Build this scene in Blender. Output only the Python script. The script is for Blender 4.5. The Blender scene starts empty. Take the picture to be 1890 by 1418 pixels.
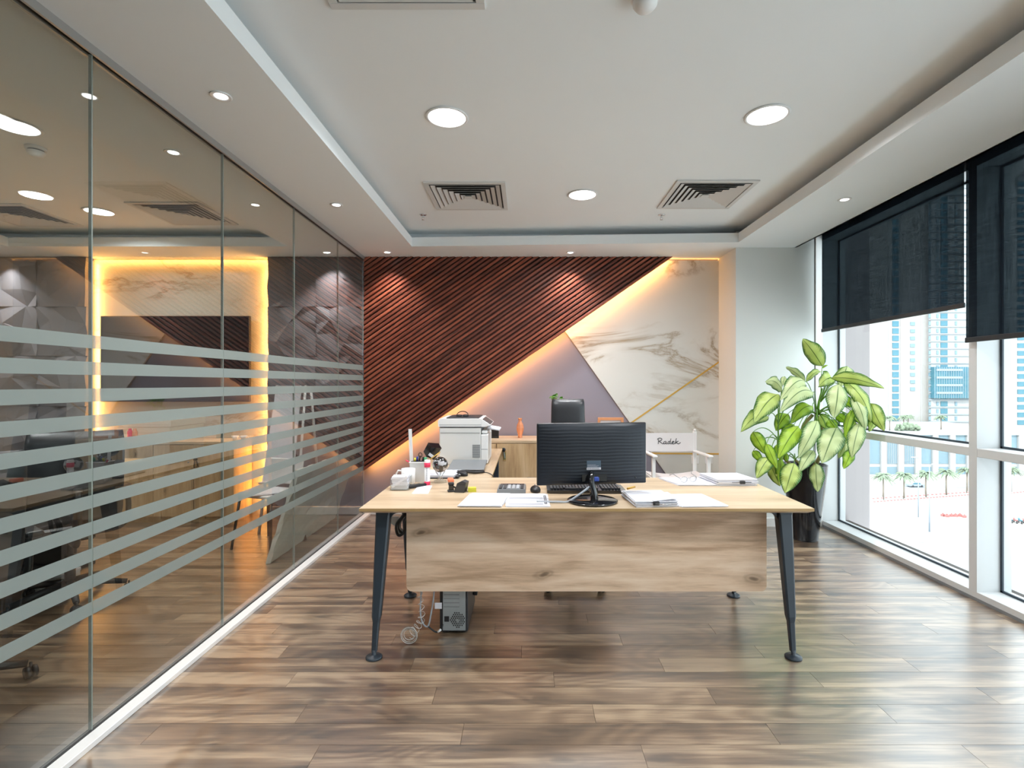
import bpy, bmesh, math, random
from mathutils import Vector, Matrix
random.seed(7)
SC = bpy.context.scene
COL = SC.collection
PI = math.pi
F, CX, CY, H = 960.0, 973.0, 708.0, 1.376      # focal length in pixels, vanishing point, eye height

# ---------------------------------------------------------------- camera, sky, sun, exposure
cd = bpy.data.cameras.new('camera'); cam = bpy.data.objects.new('camera', cd); COL.objects.link(cam)
cd.sensor_width = 36.0; cd.lens = 36.0 * F / 1890.0
cd.shift_x = -(CX - 945.0) / 1890.0; cd.shift_y = -1.0 / 1890.0
cd.clip_start = 0.05; cd.clip_end = 2000
cam.location = (0, 0, H); cam.rotation_euler = (PI / 2, 0, 0)
SC.camera = cam
SC.view_settings.view_transform = 'Standard'
SC.view_settings.look = 'None'
SC.view_settings.gamma = 1.0
SC.view_settings.use_curve_mapping = False
SC.view_settings.exposure = 0.45
w = bpy.data.worlds.new('sky'); SC.world = w; w.use_nodes = True
bg = w.node_tree.nodes['Background']
bg.inputs[0].default_value = (0.82, 0.93, 1.0, 1); bg.inputs[1].default_value = 2.8
sd = bpy.data.lights.new('sun', 'SUN'); sd.energy = 2.2; sd.angle = 0.02; sd.color = (1.0, 0.96, 0.9)
sun = bpy.data.objects.new('sun', sd); COL.objects.link(sun)
sun.rotation_euler = Vector((0.45, 0.62, -0.64)).to_track_quat('-Z', 'Y').to_euler()
SC.cycles.use_denoising = True
SC.cycles.max_bounces = 10; SC.cycles.diffuse_bounces = 5; SC.cycles.glossy_bounces = 5
SC.cycles.transparent_max_bounces = 24; SC.cycles.transmission_bounces = 8
SC.cycles.caustics_reflective = False; SC.cycles.caustics_refractive = False
SC.cycles.sample_clamp_indirect = 6.0
LAMP_BIG, LAMP_SMALL, LED_POWER = 16.0, 4.0, 0.5

# ---------------------------------------------------------------- materials
def srgb(r, g, b):
    f = lambda c: (c / 255.0) / 12.92 if c / 255.0 <= 0.04045 else ((c / 255.0 + 0.055) / 1.055) ** 2.4
    return (f(r), f(g), f(b), 1.0)

def newmat(name):
    m = bpy.data.materials.new(name); m.use_nodes = True
    nt = m.node_tree; b = nt.nodes['Principled BSDF']
    return m, nt, b

def N(nt, t, **kw):
    n = nt.nodes.new(t)
    for k, v in kw.items(): setattr(n, k, v)
    return n

def pm(name, col, rough=0.5, metal=0.0, spec=0.5, coat=0.0, emis=None, es=0.0, noise=0.0, nscale=30.0, bump=0.0, trans=0.0, ior=1.5):
    """plain material with a little procedural mottling and relief"""
    m, nt, b = newmat(name)
    if len(col) == 3: col = (*col, 1)
    b.inputs['Base Color'].default_value = col
    b.inputs['Roughness'].default_value = rough; b.inputs['Metallic'].default_value = metal
    b.inputs['Specular IOR Level'].default_value = spec; b.inputs['Coat Weight'].default_value = coat
    b.inputs['Coat Roughness'].default_value = 0.08
    b.inputs['Transmission Weight'].default_value = trans; b.inputs['IOR'].default_value = ior
    if emis: b.inputs['Emission Color'].default_value = (*emis[:3], 1); b.inputs['Emission Strength'].default_value = es
    if noise or bump:
        tc = N(nt, 'ShaderNodeTexCoord'); nz = N(nt, 'ShaderNodeTexNoise')
        nz.inputs['Scale'].default_value = nscale; nz.inputs['Detail'].default_value = 4
        nt.links.new(tc.outputs['Object'], nz.inputs['Vector'])
        if noise:
            mx = N(nt, 'ShaderNodeMix', data_type='RGBA')
            mx.inputs['A'].default_value = tuple(c * (1 - noise) for c in col[:3]) + (1,)
            mx.inputs['B'].default_value = tuple(min(1, c * (1 + noise)) for c in col[:3]) + (1,)
            nt.links.new(nz.outputs['Fac'], mx.inputs['Factor']); nt.links.new(mx.outputs['Result'], b.inputs['Base Color'])
        if bump:
            bp = N(nt, 'ShaderNodeBump'); bp.inputs['Strength'].default_value = bump; bp.inputs['Distance'].default_value = 0.002
            nt.links.new(nz.outputs['Fac'], bp.inputs['Height']); nt.links.new(bp.outputs['Normal'], b.inputs['Normal'])
    return m

def ramp(nt, stops):
    r = N(nt, 'ShaderNodeValToRGB'); e = r.color_ramp.elements
    while len(e) > 1: e.remove(e[-1])
    e[0].position = stops[0][0]; e[0].color = stops[0][1]
    for p, c in stops[1:]:
        x = e.new(p); x.color = c
    return r

def wood(name, dark, mid, light, along='X', scale=1.0, rough=0.45, rings=0.35, spec=0.5, knots=True, rand=0.0, coat=0.0, coat_rough=0.2, tint=0.0, knotscale=1.0, fine=1.0, ringf=45.0, coat_ior=1.5, contrast=1.0, stretch=0.09, plane='XY', knotsize=1.0):
    """wood: long fibres along one axis, broad figure, knots; shifts per object when rand is set"""
    m, nt, b = newmat(name); L = nt.links.new
    tc = N(nt, 'ShaderNodeTexCoord')
    src = tc.outputs['Object']
    oi = N(nt, 'ShaderNodeObjectInfo')
    if rand:
        mul = N(nt, 'ShaderNodeVectorMath', operation='SCALE'); 
        cmb = N(nt, 'ShaderNodeCombineXYZ'); cmb.inputs[0].default_value = 13.1; cmb.inputs[1].default_value = 7.7; cmb.inputs[2].default_value = 3.3
        L(cmb.outputs[0], mul.inputs[0]); L(oi.outputs['Random'], mul.inputs['Scale'])
        ad = N(nt, 'ShaderNodeVectorMath', operation='ADD'); L(src, ad.inputs[0]); L(mul.outputs[0], ad.inputs[1]); src = ad.outputs[0]
    s = {'X': (stretch, 1, 1), 'Y': (1, stretch, 1), 'Z': (1, 1, stretch)}[along]
    mp = N(nt, 'ShaderNodeMapping'); mp.inputs['Scale'].default_value = tuple(v * scale for v in s); L(src, mp.inputs['Vector'])
    mp2 = N(nt, 'ShaderNodeMapping'); mp2.inputs['Scale'].default_value = tuple((v if v == 1 else 0.35) * scale for v in s); L(src, mp2.inputs['Vector'])
    big = N(nt, 'ShaderNodeTexNoise'); big.inputs['Scale'].default_value = 5; big.inputs['Detail'].default_value = 5; big.inputs['Distortion'].default_value = 0.8
    L(mp.outputs[0], big.inputs['Vector'])
    fin = N(nt, 'ShaderNodeTexNoise'); fin.inputs['Scale'].default_value = 55 * fine; fin.inputs['Detail'].default_value = 6; fin.inputs['Roughness'].default_value = 0.7
    L(mp.outputs[0], fin.inputs['Vector'])
    mid2 = N(nt, 'ShaderNodeTexNoise'); mid2.inputs['Scale'].default_value = 16 * fine; mid2.inputs['Detail'].default_value = 5; mid2.inputs['Distortion'].default_value = 1.2
    L(mp.outputs[0], mid2.inputs['Vector'])
    add = N(nt, 'ShaderNodeMath', operation='MULTIPLY_ADD'); add.inputs[1].default_value = 0.45
    L(fin.outputs['Fac'], add.inputs[0]); L(big.outputs['Fac'], add.inputs[2])
    add2 = N(nt, 'ShaderNodeMath', operation='MULTIPLY_ADD'); add2.inputs[1].default_value = 0.5
    L(mid2.outputs['Fac'], add2.inputs[0]); L(add.outputs[0], add2.inputs[2])
    # contour rings of a smooth field
    field = N(nt, 'ShaderNodeTexNoise'); field.inputs['Scale'].default_value = 2.2; field.inputs['Detail'].default_value = 1.0; field.inputs['Distortion'].default_value = 0.3
    L(mp2.outputs[0], field.inputs['Vector'])
    mu = N(nt, 'ShaderNodeMath', operation='MULTIPLY'); mu.inputs[1].default_value = ringf; L(field.outputs['Fac'], mu.inputs[0])
    sn = N(nt, 'ShaderNodeMath', operation='SINE'); L(mu.outputs[0], sn.inputs[0])
    ad3 = N(nt, 'ShaderNodeMath', operation='MULTIPLY_ADD'); ad3.inputs[1].default_value = 0.10 * rings
    L(sn.outputs[0], ad3.inputs[0]); L(add2.outputs[0], ad3.inputs[2])
    cr = ramp(nt, [(0.72, dark), (0.95, mid), (1.22 / 1.3, light)])
    mr = N(nt, 'ShaderNodeMapRange'); mr.inputs['From Min'].default_value = 0.97 - 0.35 / contrast; mr.inputs['From Max'].default_value = 0.97 + 0.35 / contrast
    cr = ramp(nt, [(0.12, dark), (0.5, mid), (0.86, light)])
    L(ad3.outputs[0], mr.inputs['Value']); L(mr.outputs[0], cr.inputs['Fac'])
    out = cr.outputs['Color']
    if knots:
        vo = N(nt, 'ShaderNodeTexVoronoi'); vo.voronoi_dimensions = '2D'; vo.inputs['Scale'].default_value = 3.1 * knotscale; vo.inputs['Randomness'].default_value = 1
        mp3 = N(nt, 'ShaderNodeMapping'); s3 = {'X': (0.42, 1, 1), 'Y': (1, 0.42, 1), 'Z': (1, 1, 0.42)}[along]
        mp3.inputs['Scale'].default_value = s3
        wob = N(nt, 'ShaderNodeTexNoise'); wob.inputs['Scale'].default_value = 9; L(src, wob.inputs['Vector'])
        vm = N(nt, 'ShaderNodeVectorMath', operation='MULTIPLY_ADD'); vm.inputs[1].default_value = (0.05, 0.05, 0.05)
        L(wob.outputs['Color'], vm.inputs[0]); L(src, vm.inputs[2]); L(vm.outputs[0], mp3.inputs['Vector'])
        sx = N(nt, 'ShaderNodeSeparateXYZ'); cx_ = N(nt, 'ShaderNodeCombineXYZ'); L(mp3.outputs[0], sx.inputs[0]); L(sx.outputs[0], cx_.inputs[0]); L(sx.outputs[2 if plane == 'XZ' else 1], cx_.inputs[1]); L(cx_.outputs[0], vo.inputs['Vector'])
        kr = ramp(nt, [(0.0, (0.16, 0.15, 0.14, 1)), (0.030 * knotsize, (0.30, 0.28, 0.26, 1)), (0.05 * knotsize, (0.72, 0.70, 0.68, 1)), (0.075 * knotsize, (0.62, 0.60, 0.58, 1)), (0.11 * knotsize, (0.92, 0.92, 0.92, 1)), (0.2 * knotsize, (1, 1, 1, 1))])
        L(vo.outputs['Distance'], kr.inputs['Fac'])
        mk = N(nt, 'ShaderNodeMix', data_type='RGBA', blend_type='MULTIPLY'); mk.inputs['Factor'].default_value = 0.85
        L(out, mk.inputs['A']); L(kr.outputs['Color'], mk.inputs['B']); out = mk.outputs['Result']
    if tint:
        hv = N(nt, 'ShaderNodeHueSaturation'); mr2 = N(nt, 'ShaderNodeMapRange')
        mr2.inputs['To Min'].default_value = 1 - tint; mr2.inputs['To Max'].default_value = 1 + tint
        L(oi.outputs['Random'], mr2.inputs['Value']); L(mr2.outputs[0], hv.inputs['Value']); L(out, hv.inputs['Color']); out = hv.outputs['Color']
    L(out, b.inputs['Base Color'])
    b.inputs['Roughness'].default_value = rough; b.inputs['Specular IOR Level'].default_value = spec
    b.inputs['Coat Weight'].default_value = coat; b.inputs['Coat Roughness'].default_value = coat_rough; b.inputs['Coat IOR'].default_value = coat_ior
    bp = N(nt, 'ShaderNodeBump'); bp.inputs['Strength'].default_value = 0.12; bp.inputs['Distance'].default_value = 0.001
    L(add2.outputs[0], bp.inputs['Height']); L(bp.outputs[0], b.inputs['Normal'])
    return m

def marble(name, base=(0.80, 0.79, 0.76), off=0.0):
    m, nt, b = newmat(name); L = nt.links.new
    tc = N(nt, 'ShaderNodeTexCoord')
    mp = N(nt, 'ShaderNodeMapping'); mp.inputs['Rotation'].default_value = (0, math.radians(28), 0); mp.inputs['Location'].default_value = (off, off, off * 0.7)
    L(tc.outputs['Object'], mp.inputs['Vector'])
    mp.inputs['Scale'].default_value = (0.45, 1, 1.0)
    n1 = N(nt, 'ShaderNodeTexNoise'); n1.inputs['Scale'].default_value = 1.7; n1.inputs['Detail'].default_value = 8; n1.inputs['Roughness'].default_value = 0.62; n1.inputs['Distortion'].default_value = 0.9
    L(mp.outputs[0], n1.inputs['Vector'])
    s = N(nt, 'ShaderNodeMath', operation='SUBTRACT'); s.inputs[1].default_value = 0.5; L(n1.outputs['Fac'], s.inputs[0])
    a = N(nt, 'ShaderNodeMath', operation='ABSOLUTE'); L(s.outputs[0], a.inputs[0])
    cr = ramp(nt, [(0.0, (1, 1, 1, 1)), (0.006, (0.7, 0.7, 0.7, 1)), (0.03, (0.15, 0.15, 0.15, 1)), (0.07, (0, 0, 0, 1))]); L(a.outputs[0], cr.inputs['Fac'])
    # veins only in patches
    n2 = N(nt, 'ShaderNodeTexNoise'); n2.inputs['Scale'].default_value = 1.9; n2.inputs['Detail'].default_value = 3; L(mp.outputs[0], n2.inputs['Vector'])
    pr = ramp(nt, [(0.46, (0, 0, 0, 1)), (0.62, (1, 1, 1, 1))]); L(n2.outputs['Fac'], pr.inputs['Fac'])
    mu = N(nt, 'ShaderNodeMath', operation='MULTIPLY'); L(cr.outputs['Color'], mu.inputs[0]); L(pr.outputs['Color'], mu.inputs[1])
    n3 = N(nt, 'ShaderNodeTexNoise'); n3.inputs['Scale'].default_value = 3.0; n3.inputs['Detail'].default_value = 5; L(mp.outputs[0], n3.inputs['Vector'])
    c0 = N(nt, 'ShaderNodeMix', data_type='RGBA'); c0.inputs['A'].default_value = (*base, 1); c0.inputs['B'].default_value = (base[0] * .9, base[1] * .9, base[2] * .9, 1)
    L(n3.outputs['Fac'], c0.inputs['Factor'])
    vc = N(nt, 'ShaderNodeMix', data_type='RGBA'); vc.inputs['A'].default_value = (0.30, 0.27, 0.24, 1); vc.inputs['B'].default_value = (0.42, 0.30, 0.16, 1); L(n3.outputs['Fac'], vc.inputs['Factor'])
    c1 = N(nt, 'ShaderNodeMix', data_type='RGBA'); L(mu.outputs[0], c1.inputs['Factor']); L(c0.outputs['Result'], c1.inputs['A']); L(vc.outputs['Result'], c1.inputs['B'])
    L(c1.outputs['Result'], b.inputs['Base Color']); b.inputs['Roughness'].default_value = 0.25
    return m

def glass(name, tint=(0.8, 0.85, 0.8), refl=1.6, extra=0.0):
    """flat architectural glass: mirror share by Fresnel on the face turned to the ray, tinted see-through for the rest"""
    m = bpy.data.materials.new(name); m.use_nodes = True; nt = m.node_tree; L = nt.links.new
    nt.nodes.clear()
    out = N(nt, 'ShaderNodeOutputMaterial'); mx = N(nt, 'ShaderNodeMixShader'); tr = N(nt, 'ShaderNodeBsdfTransparent'); gl = N(nt, 'ShaderNodeBsdfGlossy')
    gl.inputs['Roughness'].default_value = 0.0
    fr = N(nt, 'ShaderNodeFresnel'); fr.inputs['IOR'].default_value = 1.5; ge = N(nt, 'ShaderNodeNewGeometry')
    mu = N(nt, 'ShaderNodeMath', operation='MULTIPLY_ADD', use_clamp=True); mu.inputs[1].default_value = refl; mu.inputs[2].default_value = extra
    inv = N(nt, 'ShaderNodeMath', operation='SUBTRACT'); inv.inputs[0].default_value = 1.0; L(ge.outputs['Backfacing'], inv.inputs[1])
    m2 = N(nt, 'ShaderNodeMath', operation='MULTIPLY'); L(fr.outputs[0], mu.inputs[0]); L(mu.outputs[0], m2.inputs[0]); L(inv.outputs[0], m2.inputs[1])
    cm = N(nt, 'ShaderNodeMix', data_type='RGBA'); cm.inputs['A'].default_value = (*tint, 1); cm.inputs['B'].default_value = (1, 1, 1, 1)
    L(ge.outputs['Backfacing'], cm.inputs['Factor']); L(cm.outputs['Result'], tr.inputs['Color'])
    L(m2.outputs[0], mx.inputs[0]); L(tr.outputs[0], mx.inputs[1]); L(gl.outputs[0], mx.inputs[2]); L(mx.outputs[0], out.inputs[0])
    return m

def sheer(name, col, clear, rough=0.7, weave=0.0, trl=0.5, tcol=(1, 1, 1)):
    """translucent sheet: share CLEAR passes straight through, the rest scatters"""
    m = bpy.data.materials.new(name); m.use_nodes = True; nt = m.node_tree; L = nt.links.new
    nt.nodes.clear()
    out = N(nt, 'ShaderNodeOutputMaterial'); mx = N(nt, 'ShaderNodeMixShader'); tr = N(nt, 'ShaderNodeBsdfTransparent')
    tr.inputs['Color'].default_value = (*tcol, 1)
    df = N(nt, 'ShaderNodeBsdfDiffuse'); tl = N(nt, 'ShaderNodeBsdfTranslucent'); m3 = N(nt, 'ShaderNodeMixShader')
    df.inputs['Color'].default_value = (*col, 1); tl.inputs['Color'].default_value = (*col, 1); m3.inputs[0].default_value = trl
    L(df.outputs[0], m3.inputs[1]); L(tl.outputs[0], m3.inputs[2]); L(m3.outputs[0], mx.inputs[1]); L(tr.outputs[0], mx.inputs[2])
    mx.inputs[0].default_value = clear; L(mx.outputs[0], out.inputs[0])
    if weave:
        tc = N(nt, 'ShaderNodeTexCoord'); mp = N(nt, 'ShaderNodeMapping'); mp.inputs['Scale'].default_value = (1, 170, 5)
        n1 = N(nt, 'ShaderNodeTexNoise'); n1.inputs['Scale'].default_value = 1.0; n1.inputs['Detail'].default_value = 2
        mpb = N(nt, 'ShaderNodeMapping'); mpb.inputs['Scale'].default_value = (1, 6, 150)
        n2 = N(nt, 'ShaderNodeTexNoise'); n2.inputs['Scale'].default_value = 1.0; n2.inputs['Detail'].default_value = 2
        L(tc.outputs['Object'], mp.inputs[0]); L(mp.outputs[0], n1.inputs['Vector']); L(tc.outputs['Object'], mpb.inputs[0]); L(mpb.outputs[0], n2.inputs['Vector'])
        a = N(nt, 'ShaderNodeMath', operation='ADD'); L(n1.outputs['Fac'], a.inputs[0]); L(n2.outputs['Fac'], a.inputs[1])
        mr = N(nt, 'ShaderNodeMapRange'); mr.inputs['From Min'].default_value = 0.7; mr.inputs['From Max'].default_value = 1.3
        mr.inputs['To Min'].default_value = clear * (1 - weave); mr.inputs['To Max'].default_value = clear * (1 + weave)
        L(a.outputs[0], mr.inputs['Value']); L(mr.outputs[0], mx.inputs[0])
    return m

def emit(name, col, s):
    m = bpy.data.materials.new(name); m.use_nodes = True; nt = m.node_tree; nt.nodes.clear()
    o = N(nt, 'ShaderNodeOutputMaterial'); e = N(nt, 'ShaderNodeEmission'); e.inputs[0].default_value = (*col, 1); e.inputs[1].default_value = s
    nt.links.new(e.outputs[0], o.inputs[0]); return m

def leafmat(name, rim, cream, edge=0.72):
    m, nt, b = newmat(name); L = nt.links.new
    uv = N(nt, 'ShaderNodeTexCoord'); sp = N(nt, 'ShaderNodeSeparateXYZ'); L(uv.outputs['UV'], sp.inputs[0])
    au = N(nt, 'ShaderNodeMath', operation='MULTIPLY_ADD'); au.inputs[1].default_value = 2; au.inputs[2].default_value = -1; L(sp.outputs['X'], au.inputs[0])
    ab = N(nt, 'ShaderNodeMath', operation='ABSOLUTE'); L(au.outputs[0], ab.inputs[0])
    # side veins: stripes in v minus a share of |u|
    st = N(nt, 'ShaderNodeMath', operation='MULTIPLY_ADD'); st.inputs[1].default_value = -0.22; L(ab.outputs[0], st.inputs[0]); L(sp.outputs['Y'], st.inputs[2])
    oi = N(nt, 'ShaderNodeObjectInfo')
    nv = N(nt, 'ShaderNodeTexNoise'); nv.noise_dimensions = '4D'; nv.inputs['Scale'].default_value = 9; nv.inputs['Detail'].default_value = 4; L(uv.outputs['UV'], nv.inputs['Vector']); L(oi.outputs['Random'], nv.inputs['W'])
    ms = N(nt, 'ShaderNodeMath', operation='MULTIPLY'); ms.inputs[1].default_value = 95; L(st.outputs[0], ms.inputs[0])
    sn = N(nt, 'ShaderNodeMath', operation='SINE'); L(ms.outputs[0], sn.inputs[0])
    f = N(nt, 'ShaderNodeMath', operation='MULTIPLY_ADD'); f.inputs[1].default_value = 0.055; L(sn.outputs[0], f.inputs[0]); L(ab.outputs[0], f.inputs[2])
    g = N(nt, 'ShaderNodeMath', operation='MULTIPLY_ADD'); g.inputs[1].default_value = 0.55; L(nv.outputs['Fac'], g.inputs[0]); L(f.outputs[0], g.inputs[2])
    g2 = N(nt, 'ShaderNodeMath', operation='SUBTRACT'); g2.inputs[1].default_value = 0.27; L(g.outputs[0], g2.inputs[0])
    mid = tuple((a * 0.5 + c * 0.5) for a, c in zip(rim, cream))
    cr = ramp(nt, [(0.0, (*cream, 1)), (edge - 0.18, (*cream, 1)), (edge, (*mid, 1)), (edge + 0.2, (*rim, 1))])
    L(g2.outputs[0], cr.inputs['Fac'])
    # crisp midrib
    md = ramp(nt, [(0.0, (*[r * 0.9 for r in rim], 1)), (0.035, (*[r * 0.9 for r in rim], 1)), (0.06, (1, 1, 1, 1))]); L(ab.outputs[0], md.inputs['Fac'])
    mm = N(nt, 'ShaderNodeMix', data_type='RGBA', blend_type='MULTIPLY'); mm.inputs['Factor'].default_value = 0.8; L(cr.outputs['Color'], mm.inputs['A']); L(md.outputs['Color'], mm.inputs['B'])
    L(mm.outputs['Result'], b.inputs['Base Color']); b.inputs['Roughness'].default_value = 0.38
    nt.nodes.remove(nt.nodes['Material Output']); out = N(nt, 'ShaderNodeOutputMaterial')
    tl = N(nt, 'ShaderNodeBsdfTranslucent'); L(mm.outputs['Result'], tl.inputs['Color']); mx = N(nt, 'ShaderNodeMixShader'); mx.inputs[0].default_value = 0.32
    L(b.outputs[0], mx.inputs[1]); L(tl.outputs[0], mx.inputs[2]); L(mx.outputs[0], out.inputs[0])
    return m

M = {}
M['ceiling'] = pm('ceiling_paint', (0.85, 0.885, 0.90), 0.85, spec=0.2, noise=0.01, nscale=4)
M['wall'] = pm('wall_paint', (0.78, 0.80, 0.78), 0.8, spec=0.2, noise=0.01, nscale=4)
M['mauve'] = pm('mauve_paint', (0.27, 0.25, 0.30), 0.75, spec=0.25, noise=0.02, nscale=5)
M['white'] = pm('white_plastic', (0.80, 0.80, 0.80), 0.4)
M['offwhite'] = pm('offwhite_plastic', (0.66, 0.66, 0.65), 0.45)
M['trimwhite'] = pm('white_trim', (0.78, 0.77, 0.75), 0.35, noise=0.02)
M['alu'] = pm('powder_coated_aluminium', (0.62, 0.63, 0.63), 0.4, spec=0.5, noise=0.01)
M['gasket'] = pm('rubber_gasket', (0.02, 0.035, 0.05), 0.5)
M['channel'] = pm('brushed_channel', (0.42, 0.42, 0.41), 0.35, metal=0.6)
M['darkline'] = pm('dark_gap', (0.03, 0.03, 0.03), 0.6)
M['grey3d'] = pm('grey_relief_panel', (0.21, 0.205, 0.225), 0.5, noise=0.03, nscale=12)
M['slat'] = wood('red_brown_timber', (0.05, 0.013, 0.007, 1), (0.19, 0.046, 0.024, 1), (0.36, 0.10, 0.05, 1), 'X', 2.2, rough=0.38, rings=0.2, knots=False, rand=1.0, tint=0.28)
M['slatback'] = pm('dark_timber_backing', (0.02, 0.006, 0.004), 0.7, noise=0.1)
M['marble'] = marble('veined_marble', (0.72, 0.71, 0.67))
M['marble2'] = marble('warm_veined_marble', (0.62, 0.60, 0.53), 4.3)
M['gold'] = pm('gold_metal', (0.62, 0.36, 0.07), 0.35, metal=0.4, noise=0.02)
M['oak'] = wood('oak_laminate', srgb(188, 156, 128), srgb(226, 196, 167), srgb(242, 218, 194), 'X', 1.0, rough=0.45, rings=0.75, knots=True, knotscale=1.0, ringf=70, contrast=1.15, fine=1.4, plane='XZ', knotsize=.8)
M['oaktop'] = wood('oak_top_laminate', srgb(176, 150, 120), srgb(202, 178, 148), srgb(214, 194, 166), 'X', 1.3, rough=0.32, rings=0.15, knots=False)
M['oakside'] = wood('oak_side_laminate', srgb(176, 150, 120), srgb(202, 178, 148), srgb(214, 194, 166), 'Y', 1.3, rough=0.36, rings=0.15, knots=False)
M['oakdoor'] = wood('oak_door_laminate', srgb(165, 132, 96), srgb(196, 164, 124), srgb(214, 186, 150), 'Z', 1.2, rough=0.4, rings=0.4, knots=True, knotscale=1.0, plane='XZ', knotsize=.7)
M['edge'] = pm('oak_edge', srgb(176, 145, 98), 0.45, noise=0.05, nscale=20)
M['plank'] = wood('weathered_plank', srgb(52, 38, 28), srgb(116, 92, 70), srgb(170, 146, 118), 'X', 1.3, rough=0.45, rings=0.45, knots=True, rand=1.0, spec=0.5, coat=1.0, fine=1.5, ringf=90, knotsize=2.0, coat_rough=0.28, coat_ior=3.0, tint=0.03, knotscale=1.35, stretch=0.045, contrast=1.35)
M['joint'] = pm('floor_base', srgb(58, 46, 36), 0.7)
M['glasswall'] = glass('partition_glass', (0.68, 0.72, 0.69), 2.15, 0.02)
M['winglass'] = glass('window_glass', (0.94, 0.97, 0.96), 0.9)
M['frost'] = sheer('frosted_film', (0.40, 0.45, 0.43), 0.36, trl=0.35)
M['joint_clear'] = pm('silicone_joint', (0.20, 0.24, 0.22), 0.3)
M['blind'] = sheer('charcoal_screen_fabric', (0.014, 0.018, 0.024), 0.17, weave=0.35, trl=0.4, tcol=(0.85, 0.96, 1.0))
M['blindbar'] = pm('charcoal_bar', (0.015, 0.018, 0.022), 0.5)
M['lamp'] = emit('lamp_diffuser', (1.0, 0.98, 0.96), 6.0)
M['led'] = emit('warm_led', (1.0, 0.50, 0.14), 1.6)
M['legmetal'] = pm('slate_powder_coat', srgb(42, 52, 62), 0.38, spec=0.5, noise=0.02)
M['black'] = pm('black_plastic', (0.012, 0.012, 0.014), 0.4)
M['blackgloss'] = pm('black_gloss_plastic', (0.008, 0.008, 0.01), 0.12, coat=0.5)
M['charcoal'] = pm('charcoal_plastic', (0.05, 0.05, 0.055), 0.45)
M['leather'] = pm('black_leather', (0.014, 0.015, 0.019), 0.38, spec=0.6, bump=0.25, nscale=160)
M['paper'] = pm('paper', (0.70, 0.70, 0.75), 0.8, spec=0.1, noise=0.01)
M['ink'] = pm('ink', (0.03, 0.03, 0.035), 0.7)
M['inklight'] = pm('grey_ink', (0.42, 0.42, 0.48), 0.8)
M['steel'] = pm('galvanised_steel', (0.40, 0.44, 0.46), 0.42, metal=0.7, noise=0.06, nscale=40)
M['chrome'] = pm('chrome', (0.75, 0.75, 0.77), 0.12, metal=1.0)
M['whitepaint'] = pm('white_lacquer', (0.80, 0.79, 0.78), 0.4)
M['canvas'] = pm('white_canvas', (0.74, 0.70, 0.70), 0.85, spec=0.1, bump=0.2, nscale=300)
M['grey'] = pm('grey_plastic', (0.20, 0.21, 0.22), 0.45)
M['keys'] = pm('pale_keys', (0.52, 0.53, 0.56), 0.5)
M['pinkred'] = pm('pink_red_print', (0.75, 0.03, 0.10), 0.5)
M['orange'] = pm('orange_plastic', (0.85, 0.22, 0.10), 0.4)
M['yellow'] = pm('yellow_paper', (0.68, 0.66, 0.06), 0.6)
M['blue'] = pm('blue_plastic', (0.02, 0.06, 0.35), 0.4)
M['green'] = pm('green_plastic', (0.05, 0.32, 0.14), 0.4)
M['copper'] = pm('copper_glass', (0.75, 0.30, 0.15), 0.15, metal=0.3, coat=0.6)
M['clear'] = glass('clear_acrylic', (0.93, 0.95, 0.95), 1.2, 0.05)
M['cable'] = pm('grey_cable', (0.36, 0.39, 0.43), 0.5)
M['clearcoil'] = pm('clear_coil', (0.62, 0.60, 0.58), 0.2)
M['pot'] = pm('black_glazed_pot', (0.004, 0.005, 0.008), 0.12, spec=0.35, coat=0.2)
M['soil'] = pm('soil', (0.03, 0.02, 0.012), 0.95, noise=0.4, nscale=60, bump=1)
M['stem'] = pm('ringed_cane', (0.22, 0.20, 0.07), 0.6, noise=0.5, nscale=22, bump=0.5)
M['stalk'] = pm('leaf_stalk_green', (0.13, 0.30, 0.03), 0.4, noise=0.2, nscale=20)
M['leafA'] = leafmat('variegated_leaf', (0.035, 0.17, 0.015), (0.60, 0.72, 0.22), 0.76)
M['leafB'] = leafmat('pale_variegated_leaf', (0.04, 0.20, 0.04), (0.68, 0.78, 0.42), 0.80)
M['leafC'] = leafmat('yellow_green_variegated_leaf', (0.05, 0.22, 0.01), (0.48, 0.70, 0.07), 0.76)
M['leafsmall'] = pm('small_green_leaf', (0.08, 0.24, 0.03), 0.45, noise=0.3)
M['film'] = sheer('plastic_wrap', (0.88, 0.92, 0.88), 0.10, trl=0.25)
M['slabcore'] = marble('pale_green_slab', (0.85, 0.88, 0.82), 9.0)
M['screen'] = pm('tv_screen', (0.010, 0.011, 0.014), 0.12, coat=0.6)
M['tantop'] = wood('tan_table_laminate', srgb(190, 160, 115), srgb(205, 178, 132), srgb(216, 190, 146), 'Y', 1.0, rough=0.35, rings=0.2, knots=False)
# outside
M['sand'] = pm('plaza_sand', (0.50, 0.47, 0.44), 0.9, spec=0.1, noise=0.12, nscale=0.05)
M['road'] = pm('road_asphalt', (0.35, 0.37, 0.39), 0.9, spec=0.1, noise=0.05, nscale=0.1)
M['facade'] = pm('cream_facade', (0.40, 0.38, 0.365), 0.8, spec=0.1, noise=0.02, nscale=0.3)
M['facade2'] = pm('white_facade', (0.44, 0.44, 0.44), 0.8, spec=0.1, noise=0.02, nscale=0.3)
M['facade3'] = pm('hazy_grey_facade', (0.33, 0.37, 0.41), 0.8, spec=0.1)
M['pier'] = pm('pink_beige_render', (0.37, 0.33, 0.325), 0.8, spec=0.1, noise=0.02, nscale=2)
M['farglass'] = pm('blue_facade_glass', (0.065, 0.19, 0.25), 0.4, noise=0.25, nscale=0.25)
M['farglass2'] = pm('pale_facade_glass', (0.19, 0.28, 0.33), 0.4, noise=0.15, nscale=0.3)
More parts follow.
